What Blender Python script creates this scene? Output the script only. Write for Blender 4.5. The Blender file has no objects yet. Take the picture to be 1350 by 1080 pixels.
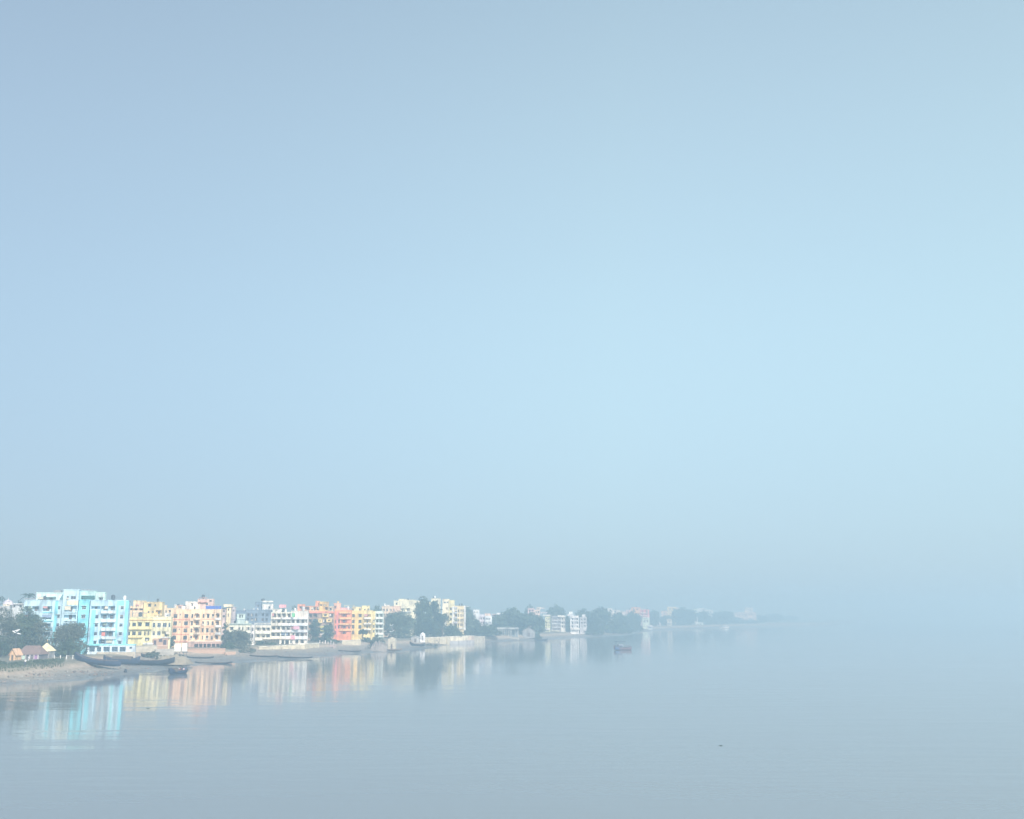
import bpy, math, random
from mathutils import Vector, Matrix
sc = bpy.context.scene
COL = sc.collection
F = 1350.0; P = math.atan(270 / 1350); H = 18.0
CP, SP = math.cos(P), math.sin(P)

# ---------------------------------------------------------------- camera
cam = bpy.data.objects.new('camera', bpy.data.cameras.new('camera')); COL.objects.link(cam)
cam.location = (0, 0, H); cam.rotation_euler = (math.pi / 2 + P, 0, 0)
cam.data.sensor_width = 36; cam.data.lens = 36; cam.data.clip_start = .5; cam.data.clip_end = 40000
sc.camera = cam
sc.view_settings.view_transform = 'Standard'; sc.view_settings.look = 'None'
sc.view_settings.exposure = .46; sc.view_settings.gamma = 1
sc.cycles.volume_bounces = 2

def ray(px, py):
    u = (px - 675) / F; v = (540 - py) / F
    return Vector((u, CP - v * SP, SP + v * CP))
def at_Y(px, py, Y):
    d = ray(px, py); return Vector((0, 0, H)) + d * (Y / d.y)
def at_z(px, py, z):
    d = ray(px, py); return Vector((0, 0, H)) + d * ((z - H) / d.z)

def rm(D):
    """first survey of distances, corrected for the eye height of 18 m"""
    return 25200 / (21000 / D + 10) * (1 + max(0, D - 1300) / 1300 * .11)

# ---------------------------------------------------------------- naming
def tag(o, label=None, cat=None, group=None, kind=None):
    if label: o['label'] = label
    if cat: o['category'] = cat
    if group: o['group'] = group
    if kind: o['kind'] = kind
    return o
def empty(name, loc, rz=0):
    o = bpy.data.objects.new(name, None); COL.objects.link(o)
    o.location = loc; o.rotation_euler = (0, 0, rz); o.empty_display_size = 1
    return o

# ---------------------------------------------------------------- materials
_M = {}
def _new(n):
    m = bpy.data.materials.new(n); m.use_nodes = True
    return m, m.node_tree.nodes, m.node_tree.links, m.node_tree.nodes['Principled BSDF']
def lin(c, k=1.0):
    return tuple((((x / 255 + .055) / 1.055) ** 2.4 if x > 10 else x / 255 / 12.92) * k for x in c)
def paint(r, g, b, rough=.85, stain=.36):
    """weathered painted plaster: blotches and run-off streaks"""
    key = ('paint', r, g, b, rough, stain)
    if key in _M: return _M[key]
    m, N, K, B = _new('painted_plaster')
    c = lin((r, g, b))
    tc = N.new('ShaderNodeTexCoord')
    mp = N.new('ShaderNodeMapping'); mp.inputs['Scale'].default_value = (.9, .9, .14); K.new(tc.outputs['Object'], mp.inputs[0])
    n1 = N.new('ShaderNodeTexNoise'); n1.inputs['Scale'].default_value = 1.1; n1.inputs['Detail'].default_value = 5; K.new(mp.outputs[0], n1.inputs['Vector'])
    n2 = N.new('ShaderNodeTexNoise'); n2.inputs['Scale'].default_value = .22; n2.inputs['Detail'].default_value = 4; K.new(tc.outputs['Object'], n2.inputs['Vector'])
    mm = N.new('ShaderNodeMath'); mm.operation = 'MULTIPLY'; K.new(n1.outputs['Fac'], mm.inputs[0]); K.new(n2.outputs['Fac'], mm.inputs[1])
    rp = N.new('ShaderNodeValToRGB'); K.new(mm.outputs[0], rp.inputs[0])
    e = rp.color_ramp.elements
    e[0].position = .13; e[0].color = (c[0] * (1 - stain * 1.6), c[1] * (1 - stain * 1.6), c[2] * (1 - stain * 1.5), 1)
    e[1].position = .285; e[1].color = c + (1,)
    K.new(rp.outputs[0], B.inputs['Base Color']); B.inputs['Roughness'].default_value = rough
    _M[key] = m; return m
def flat(name, r, g, b, rough=.7, metal=0.0, var=.2, scale=1.5):
    key = (name, r, g, b, rough)
    if key in _M: return _M[key]
    m, N, K, B = _new(name); c = lin((r, g, b))
    tc = N.new('ShaderNodeTexCoord'); n = N.new('ShaderNodeTexNoise'); n.inputs['Scale'].default_value = scale; n.inputs['Detail'].default_value = 4
    K.new(tc.outputs['Object'], n.inputs['Vector'])
    rp = N.new('ShaderNodeValToRGB'); K.new(n.outputs['Fac'], rp.inputs[0]); e = rp.color_ramp.elements
    e[0].position = .3; e[0].color = tuple(x * (1 - var) for x in c) + (1,); e[1].position = .7; e[1].color = tuple(min(1, x * (1 + var * .5)) for x in c) + (1,)
    K.new(rp.outputs[0], B.inputs['Base Color']); B.inputs['Roughness'].default_value = rough; B.inputs['Metallic'].default_value = metal
    _M[key] = m; return m
def brick():
    if 'brick' in _M: return _M['brick']
    m, N, K, B = _new('brick'); tc = N.new('ShaderNodeTexCoord')
    sx = N.new('ShaderNodeSeparateXYZ'); K.new(tc.outputs['Object'], sx.inputs[0])
    cb = N.new('ShaderNodeCombineXYZ'); K.new(sx.outputs[0], cb.inputs[0]); K.new(sx.outputs[2], cb.inputs[1])
    t = N.new('ShaderNodeTexBrick'); K.new(cb.outputs[0], t.inputs['Vector']); t.inputs['Scale'].default_value = 1.2
    t.inputs['Color1'].default_value = lin((190, 140, 112)) + (1,); t.inputs['Color2'].default_value = lin((160, 112, 92)) + (1,); t.inputs['Mortar'].default_value = lin((196, 180, 160)) + (1,)
    t.inputs['Mortar Size'].default_value = .05
    K.new(t.outputs[0], B.inputs['Base Color']); B.inputs['Roughness'].default_value = .9
    _M['brick'] = m; return m
def stone(r, g, b):
    key = ('stone', r, g, b)
    if key in _M: return _M[key]
    m, N, K, B = _new('stone_masonry'); c = lin((r, g, b)); tc = N.new('ShaderNodeTexCoord')
    sx = N.new('ShaderNodeSeparateXYZ'); K.new(tc.outputs['Object'], sx.inputs[0])
    cb = N.new('ShaderNodeCombineXYZ'); K.new(sx.outputs[0], cb.inputs[0]); K.new(sx.outputs[2], cb.inputs[1])
    t = N.new('ShaderNodeTexBrick'); K.new(cb.outputs[0], t.inputs['Vector']); t.inputs['Scale'].default_value = .55
    t.inputs['Color1'].default_value = c + (1,); t.inputs['Color2'].default_value = tuple(x * .82 for x in c) + (1,); t.inputs['Mortar'].default_value = tuple(x * .6 for x in c) + (1,); t.inputs['Mortar Size'].default_value = .02
    n = N.new('ShaderNodeTexNoise'); n.inputs['Scale'].default_value = .5; n.inputs['Detail'].default_value = 6; K.new(tc.outputs['Object'], n.inputs['Vector'])
    mr = N.new('ShaderNodeMapRange'); K.new(n.outputs['Fac'], mr.inputs[0]); mr.inputs[1].default_value = .35; mr.inputs[2].default_value = .65; mr.inputs[3].default_value = .7; mr.inputs[4].default_value = 1.05
    vm = N.new('ShaderNodeVectorMath'); vm.operation = 'SCALE'; K.new(t.outputs[0], vm.inputs[0]); K.new(mr.outputs[0], vm.inputs[3])
    K.new(vm.outputs[0], B.inputs['Base Color']); B.inputs['Roughness'].default_value = .9
    _M[key] = m; return m
def leaf(name, a, b):
    key = ('leaf', name)
    if key in _M: return _M[key]
    m, N, K, B = _new(name); g = N.new('ShaderNodeNewGeometry'); tc = N.new('ShaderNodeTexCoord')
    n = N.new('ShaderNodeTexNoise'); n.inputs['Scale'].default_value = .35; n.inputs['Detail'].default_value = 3; K.new(tc.outputs['Object'], n.inputs['Vector'])
    ad = N.new('ShaderNodeMath'); ad.operation = 'MULTIPLY_ADD'; ad.inputs[1].default_value = .45; K.new(g.outputs['Random Per Island'], ad.inputs[0])
    K.new(n.outputs['Fac'], ad.inputs[2])
    rp = N.new('ShaderNodeValToRGB'); K.new(ad.outputs[0], rp.inputs[0]); e = rp.color_ramp.elements
    e[0].position = .4; e[0].color = a + (1,); e[1].position = 1.0; e[1].color = b + (1,)
    K.new(rp.outputs[0], B.inputs['Base Color']); B.inputs['Roughness'].default_value = .7
    _M[key] = m; return m
def glass():
    return flat('window_glass', 46, 62, 84, .15, 0, .3)
WHITE = lambda: paint(238, 238, 234)
LEAF = lambda: leaf('green_leaves', (.024, .048, .026), (.10, .145, .065))
LEAF2 = lambda: leaf('dusty_leaves', (.04, .055, .04), (.14, .155, .10))
LEAF3 = lambda: leaf('dark_leaves', (.016, .036, .024), (.06, .10, .05))
LEAF4 = lambda: leaf('bush_leaves', (.03, .05, .028), (.085, .11, .06))
BARK = lambda: flat('bark', 92, 80, 68, .95)

# ---------------------------------------------------------------- mesh builder
class MB:
    def __init__(s): s.v = []; s.f = []; s.m = []
    def face(s, pts, m=0):
        b = len(s.v); s.v += [tuple(p) for p in pts]; s.f.append(tuple(range(b, b + len(pts)))); s.m.append(m)
    def box(s, x0, x1, y0, y1, z0, z1, m=0):
        b = len(s.v); s.v += [(x, y, z) for x in (x0, x1) for y in (y0, y1) for z in (z0, z1)]
        for f in ((0, 1, 3, 2), (4, 6, 7, 5), (0, 4, 5, 1), (2, 3, 7, 6), (0, 2, 6, 4), (1, 5, 7, 3)):
            s.f.append(tuple(b + i for i in f)); s.m.append(m)
    def tube(s, pts, rs, n=8, m=0, cap=True):
        rings = []
        for i, p in enumerate(pts):
            p = Vector(p); a = Vector(pts[max(0, i - 1)]); c = Vector(pts[min(len(pts) - 1, i + 1)])
            d = (c - a).normalized(); x = d.orthogonal().normalized(); y = d.cross(x)
            b = len(s.v)
            for k in range(n):
                t = 2 * math.pi * k / n; s.v.append(tuple(p + (x * math.cos(t) + y * math.sin(t)) * rs[i]))
            rings.append(b)
        for i in range(len(rings) - 1):
            for k in range(n):
                k2 = (k + 1) % n; s.f.append((rings[i] + k, rings[i] + k2, rings[i + 1] + k2, rings[i + 1] + k)); s.m.append(m)
        if cap:
            s.f.append(tuple(rings[0] + k for k in range(n))[::-1]); s.m.append(m); s.f.append(tuple(rings[-1] + k for k in range(n))); s.m.append(m)
    def lathe(s, prof, c=(0, 0, 0), n=16, m=0):
        b = len(s.v)
        for r, z in prof:
            for k in range(n):
                t = 2 * math.pi * k / n; s.v.append((c[0] + r * math.cos(t), c[1] + r * math.sin(t), c[2] + z))
        for i in range(len(prof) - 1):
            for k in range(n):
                k2 = (k + 1) % n; s.f.append((b + i * n + k, b + i * n + k2, b + (i + 1) * n + k2, b + (i + 1) * n + k)); s.m.append(m)
    def prism(s, poly, y0, y1, m=0):
        """polygon in x,z extruded along y"""
        n = len(poly); s.face([(x, y0, z) for x, z in poly], m); s.face([(x, y1, z) for x, z in poly][::-1], m)
        for i in range(n):
            a, b = poly[i], poly[(i + 1) % n]; s.face([(a[0], y0, a[1]), (a[0], y1, a[1]), (b[0], y1, b[1]), (b[0], y0, b[1])], m)
    def mesh(s, name, mats):
        me = bpy.data.meshes.new(name); me.from_pydata(s.v, [], s.f)
        for x in (mats if isinstance(mats, (list, tuple)) else [mats]): me.materials.append(x)
        if any(s.m): me.polygons.foreach_set('material_index', s.m)
        me.update(); return me
    def build(s, name, mats, parent=None, loc=None):
        o = bpy.data.objects.new(name, s.mesh(name, mats)); COL.objects.link(o)
        if parent: o.parent = parent
        if loc is not None: o.location = loc
        return o

# ---------------------------------------------------------------- river line and ground height
_WL = [(0, 901.5), (60, 899), (110, 896), (145, 890), (185, 888), (210, 884.5), (235, 881), (260, 877), (300, 874), (350, 872), (400, 869), (440, 865), (480, 861), (520, 859.5), (560, 856), (585, 851.5), (592, 850), (640, 846.5), (690, 844.5), (735, 842.5), (780, 840), (830, 837.5), (845, 834), (870, 831.5), (920, 829), (960, 827.5), (1000, 826.3), (1045, 825.2), (1100, 824.4)]
WL = [(p.y, p.x) for p in (at_z(a, b, 0) for a, b in _WL)]
WL = [(-200, -190), (60, -150), (180, -135)] + WL + [(6000, WL[-1][1] + (6000 - WL[-1][0]) * .42), (12000, 5200)]
def bank_x(Y):
    for i in range(len(WL) - 1):
        if Y <= WL[i + 1][0]:
            t = (Y - WL[i][0]) / (WL[i + 1][0] - WL[i][0]); return WL[i][1] + t * (WL[i + 1][1] - WL[i][1])
    return WL[-1][1]
def X_at(px, D): return at_Y(px, 830, rm(D)).x
EDGE = [(-500, -230), (100, -165), (240, -152), (262, -146), (280, -138), (305, -133), (340, -131)] + sorted((rm(d), X_at(p, d)) for p, d in ((122, 358), (176, 362), (180, 406), (206, 414), (234, 426), (245, 429.5), (297, 436), (311, 439), (341, 494), (402, 512), (421, 535), (440, 549), (451, 574), (476, 585), (500, 612), (540, 655), (555, 676), (574.5, 690.5), (593, 706), (617, 752), (639.5, 782)))
def edge_x(Y):
    bx_ = bank_x(Y)
    if Y > EDGE[-1][0]: return bx_ - min(24, 4 + (Y - EDGE[-1][0]) * .10)
    for i in range(len(EDGE) - 1):
        if Y <= EDGE[i + 1][0]:
            t = (Y - EDGE[i][0]) / (EDGE[i + 1][0] - EDGE[i][0]); return min(bx_ - 1.5, EDGE[i][1] + t * (EDGE[i + 1][1] - EDGE[i][1]))
    return bx_ - 10
def lerp(P_, o):
    if o <= P_[0][0]: return P_[0][1]
    for i in range(len(P_) - 1):
        if o <= P_[i + 1][0]: return P_[i][1] + (o - P_[i][0]) / (P_[i + 1][0] - P_[i][0]) * (P_[i + 1][1] - P_[i][1])
    return P_[-1][1]
MUD = [(0, 0), (.12, .22), (.35, .6), (.7, 1.15), (.88, 1.7), (1, 2.2)]
TOP = [(0, 2.2), (1.6, 3.4), (4, 3.8), (10, 4.0), (400, 4.2), (9000, 5)]
def gz(x, y):
    bx_ = bank_x(y); e = edge_x(y)
    if x > bx_: return max(-6, -(x - bx_) * .12)
    if x > e: return lerp(MUD, (bx_ - x) / (bx_ - e)) * min(1, (bx_ - e) / 12)
    return lerp(TOP, e - x)
def on_ground(px, py):
    d = ray(px, py); o = Vector((0, 0, H)); t = 100.0
    while t < 6000:
        p = o + d * t
        if p.z <= max(0, gz(p.x, p.y)): return p
        t += .5
    return at_z(px, py, 4)

# ---------------------------------------------------------------- sky, sun
w = bpy.data.worlds.new('World'); sc.world = w; w.use_nodes = True
nt = w.node_tree; N = nt.nodes; K = nt.links; bg = N['Background']
SE = math.radians(34); AZ = math.radians(146)
sky = N.new('ShaderNodeTexSky'); sky.sky_type = 'NISHITA'; sky.sun_disc = False
sky.sun_elevation = SE; sky.sun_rotation = AZ; sky.air_density = 1; sky.dust_density = 1; sky.ozone_density = 1
tc = N.new('ShaderNodeTexCoord'); sp = N.new('ShaderNodeSeparateXYZ'); K.new(tc.outputs['Generated'], sp.inputs[0])
def ramp(src, stops):
    r = N.new('ShaderNodeValToRGB'); K.new(src, r.inputs[0]); r.color_ramp.interpolation = 'B_SPLINE'
    e = r.color_ramp.elements
    while len(e) < len(stops): e.new(.5)
    for x, (p, c) in zip(e, stops): x.position = p; x.color = tuple(c) + (1,)
    return r
KX = 1 / 1.376
rz = ramp(sp.outputs[2], [(0, lin((181, 208, 227), KX)), (.08, lin((195, 225, 242), KX)), (.20, lin((205, 239, 254), KX)), (.34, lin((201, 234, 251), KX)), (.54, lin((184, 211, 228), KX)), (1, lin((150, 180, 205), KX))])
mx = N.new('ShaderNodeMapRange'); K.new(sp.outputs[0], mx.inputs[0]); mx.inputs[1].default_value = -.62; mx.inputs[2].default_value = .62
rx = ramp(mx.outputs[0], [(0, (.74, .72, .79)), (.28, (.86, .855, .905)), (.55, (1.0, 1.0, 1.0)), (.72, (1.05, 1.055, 1.01)), (1, (.99, 1.02, .95))])
mu = N.new('ShaderNodeMix'); mu.data_type = 'RGBA'; mu.blend_type = 'MULTIPLY'; mu.inputs[0].default_value = 1
K.new(rz.outputs[0], mu.inputs[6]); K.new(rx.outputs[0], mu.inputs[7])
vs = N.new('ShaderNodeVectorMath'); vs.operation = 'SCALE'; vs.inputs[3].default_value = 10; K.new(mu.outputs[2], vs.inputs[0])
mi = N.new('ShaderNodeMix'); mi.data_type = 'RGBA'; mi.inputs[0].default_value = .85; K.new(sky.outputs[0], mi.inputs[6]); K.new(vs.outputs[0], mi.inputs[7])
K.new(mi.outputs[2], bg.inputs[0]); bg.inputs[1].default_value = .1
L = bpy.data.lights.new('sun', 'SUN'); L.energy = 5.0; L.angle = math.radians(.5); L.color = (1, .95, .87)
sun = bpy.data.objects.new('sun', L); COL.objects.link(sun)
sd = Vector((math.sin(AZ) * math.cos(SE), math.cos(AZ) * math.cos(SE), math.sin(SE)))
sun.rotation_euler = sd.to_track_quat('Z', 'Y').to_euler(); sun.location = (200, -300, 400)

# ---------------------------------------------------------------- haze
m, N, K, B = _new('haze'); N.remove(B)
v = N.new('ShaderNodeVolumePrincipled'); v.inputs['Color'].default_value = (.595, .815, .965, 1); v.inputs['Absorption Color'].default_value = (.25, .25, .25, 1); v.inputs['Density'].default_value = .00155; v.inputs['Anisotropy'].default_value = .38
K.new(v.outputs[0], N['Material Output'].inputs['Volume'])
b = MB(); b.box(-14500, 14500, -600, 14500, -9, 48)
tag(b.build('haze', m), 'pale blue haze lying over the river and the far bank', 'haze', None, 'stuff')

# ---------------------------------------------------------------- water
m, N, K, B = _new('river_water')
B.inputs['Base Color'].default_value = (.19, .21, .226, 1); B.inputs['IOR'].default_value = 1.33
g = N.new('ShaderNodeNewGeometry')
def wnoise(sx, sy, detail, rough=.5):
    mp = N.new('ShaderNodeMapping'); mp.inputs['Scale'].default_value = (sx, sy, 1); K.new(g.outputs['Position'], mp.inputs[0])
    n = N.new('ShaderNodeTexNoise'); n.inputs['Scale'].default_value = 1; n.inputs['Detail'].default_value = detail; n.inputs['Roughness'].default_value = rough
    K.new(mp.outputs[0], n.inputs['Vector']); return n
swell = wnoise(.035, .17, 2); fine = wnoise(.12, .5, 2); broad = wnoise(.006, .012, 3)
mr = N.new('ShaderNodeMapRange'); K.new(broad.outputs['Fac'], mr.inputs[0]); mr.inputs[1].default_value = .40; mr.inputs[2].default_value = .62; mr.inputs[3].default_value = .14; mr.inputs[4].default_value = .8
sx = N.new('ShaderNodeSeparateXYZ'); K.new(g.outputs['Position'], sx.inputs[0])
nr = N.new('ShaderNodeMapRange'); K.new(sx.outputs[0], nr.inputs[0]); nr.inputs[1].default_value = -20; nr.inputs[2].default_value = -95; nr.inputs[3].default_value = 1; nr.inputs[4].default_value = 1.7
m2 = N.new('ShaderNodeMath'); m2.operation = 'MULTIPLY'; K.new(mr.outputs[0], m2.inputs[0]); K.new(nr.outputs[0], m2.inputs[1])
ad = N.new('ShaderNodeMath'); ad.operation = 'MULTIPLY_ADD'; ad.inputs[1].default_value = .30; K.new(fine.outputs['Fac'], ad.inputs[0]); K.new(swell.outputs['Fac'], ad.inputs[2])
ml = N.new('ShaderNodeMath'); ml.operation = 'MULTIPLY'; K.new(ad.outputs[0], ml.inputs[0]); K.new(m2.outputs[0], ml.inputs[1])
bp = N.new('ShaderNodeBump'); bp.inputs['Strength'].default_value = 1; bp.inputs['Distance'].default_value = .095; K.new(ml.outputs[0], bp.inputs['Height']); K.new(bp.outputs[0], B.inputs['Normal'])
B.inputs['Roughness'].default_value = .072
b = MB(); b.face([(-14000, -500, 0), (14000, -500, 0), (14000, 14000, 0), (-14000, 14000, 0)])
tag(b.build('water', m), 'calm grey blue river with soft reflections of the bank', 'water', None, 'structure')

# ---------------------------------------------------------------- ground
m, N, K, B = _new('river_bank_soil')
g = N.new('ShaderNodeNewGeometry'); sx = N.new('ShaderNodeSeparateXYZ'); K.new(g.outputs['Position'], sx.inputs[0])
def gn(scale, detail=5):
    n = N.new('ShaderNodeTexNoise'); n.inputs['Scale'].default_value = scale; n.inputs['Detail'].default_value = detail; K.new(g.outputs['Position'], n.inputs['Vector']); return n
n1 = gn(.05); n2 = gn(.6)
hz = N.new('ShaderNodeMath'); hz.operation = 'MULTIPLY_ADD'; hz.inputs[1].default_value = 2.4; K.new(n1.outputs['Fac'], hz.inputs[0]); K.new(sx.outputs[2], hz.inputs[2])
mr = N.new('ShaderNodeMapRange'); K.new(hz.outputs[0], mr.inputs[0]); mr.inputs[1].default_value = 1.0; mr.inputs[2].default_value = 6.0
rp = N.new('ShaderNodeValToRGB'); K.new(mr.outputs[0], rp.inputs[0]); e = rp.color_ramp.elements
st = [(0, (100, 99, 97)), (.18, (130, 127, 122)), (.36, (150, 142, 130)), (.55, (164, 150, 136)), (.72, (142, 134, 118)), (1, (112, 114, 96))]
while len(e) < len(st): e.new(.5)
for x, (p, c) in zip(e, st): x.position = p; x.color = lin(c) + (1,)
mr2 = N.new('ShaderNodeMapRange'); K.new(n2.outputs['Fac'], mr2.inputs[0]); mr2.inputs[1].default_value = .3; mr2.inputs[2].default_value = .7; mr2.inputs[3].default_value = .72; mr2.inputs[4].default_value = 1.1
vm = N.new('ShaderNodeVectorMath'); vm.operation = 'SCALE'; K.new(rp.outputs[0], vm.inputs[0]); K.new(mr2.outputs[0], vm.inputs[3]); K.new(vm.outputs[0], B.inputs['Base Color'])
wr = N.new('ShaderNodeMapRange'); K.new(sx.outputs[2], wr.inputs[0]); wr.inputs[1].default_value = .1; wr.inputs[2].default_value = 1.2; wr.inputs[3].default_value = .28; wr.inputs[4].default_value = .95; K.new(wr.outputs[0], B.inputs['Roughness'])
random.seed(4)
ys = [-400, -100]; y = 60
while y < 12000: ys.append(y); y += 2.5 if y < 720 else (9 if y < 1500 else 60 + y * .05)
cols = [-60, -25, -10, -4] + [x / 14 for x in range(15)] + [1.6, 4, 10, 22, 50, 120, 400, 1500, 6000]
b = MB(); nO = len(cols)
ph = [random.uniform(0, 6.28) for _ in range(8)]
for y in ys:
    bx_ = bank_x(y); e = edge_x(y); kk = min(1, (bx_ - e) / 12)
    for q, o in enumerate(cols):
        if q < 4: x = bx_ - o; z = o * .12
        elif q < 19:
            x = bx_ + (e - bx_) * o; z = lerp(MUD, o) * kk
            if 0 < o < 1: z += kk * (.14 * math.sin(y * .31 + o * 9 + ph[3]) + .10 * math.sin(y * .77 + o * 23 + ph[4]) + random.uniform(-.05, .05)); x += (1 - o) * (.9 * math.sin(y * .11 + ph[0]) + .7 * math.sin(y * .23 + ph[1])) * kk
            elif o == 0: x += (.9 * math.sin(y * .11 + ph[0]) + .7 * math.sin(y * .23 + ph[1])) * kk
        else: x = max(-14000, e - o); z = lerp(TOP, o)
        b.v.append((x, y, z))
for i in range(len(ys) - 1):
    for j in range(nO - 1):
        a = i * nO + j; b.f.append((a, a + nO, a + nO + 1, a + 1)); b.m.append(0)
tag(b.build('ground', m), 'muddy river bank and flat land behind it', 'ground', None, 'structure')

# ================================================================ buildings
_WC = {}
def window_mesh(w, h, kind, var=0):
    """frame, sill and mullions round dark glass, some with a curtain, shutters or cooler box; origin at lower left, wall face at y = 0"""
    w = round(w * 5) / 5; h = round(h * 5) / 5
    k = (w, h, kind, var)
    if k in _WC: return _WC[k], w, h
    b = MB(); t = .09
    b.face([(0, .22, 0), (w, .22, 0), (w, .22, h), (0, .22, h)], 1)
    for x0, x1, z0, z1 in ((0, t, 0, h), (w - t, w, 0, h), (t, w - t, 0, t), (t, w - t, h - t, h)): b.box(x0, x1, .10, .215, z0, z1, 0)
    n = max(1, round(w / .8))
    for i in range(1, n): b.box(w * i / n - .035, w * i / n + .035, .12, .21, t, h - t, 0)
    if h > 1: b.box(t, w - t, .125, .205, h * .68 - .03, h * .68 + .03, 0)
    if kind == 'W' or var == 4: b.box(-.25, w + .25, -.5, -.003, h + .08, h + .17, 0)
    b.box(-.08, w + .08, -.10, -.002, -.09, -.003, 0)
    if var == 1: b.box(t + .01, w * .5, .213, .218, t, h - t, 2)
    if var == 2: b.box(t + .01, w - t - .01, .213, .218, h * .45, h - t, 3)
    if var == 3: b.box(-w * .45, -.02, -.09, -.03, .02, h - .02, 3); b.box(w + .02, w * 1.45, -.09, -.03, .02, h - .02, 3)
    if var == 5: b.box(w * .5 - .4, w * .5 + .4, -.42, -.11, -.02, .55, 2)
    _WC[k] = b.mesh('window', [FRAME[kind], glass(), flat('curtain', 206, 200, 190, .9), flat('shutter_wood', 120, 116, 112, .8)]); return _WC[k], w, h
WR = random.Random(21)
FRAME = {'w': paint(205, 205, 205, .6, .1), 'W': paint(222, 222, 218, .7, .2), 'n': paint(120, 100, 88, .6, .1)}

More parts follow.
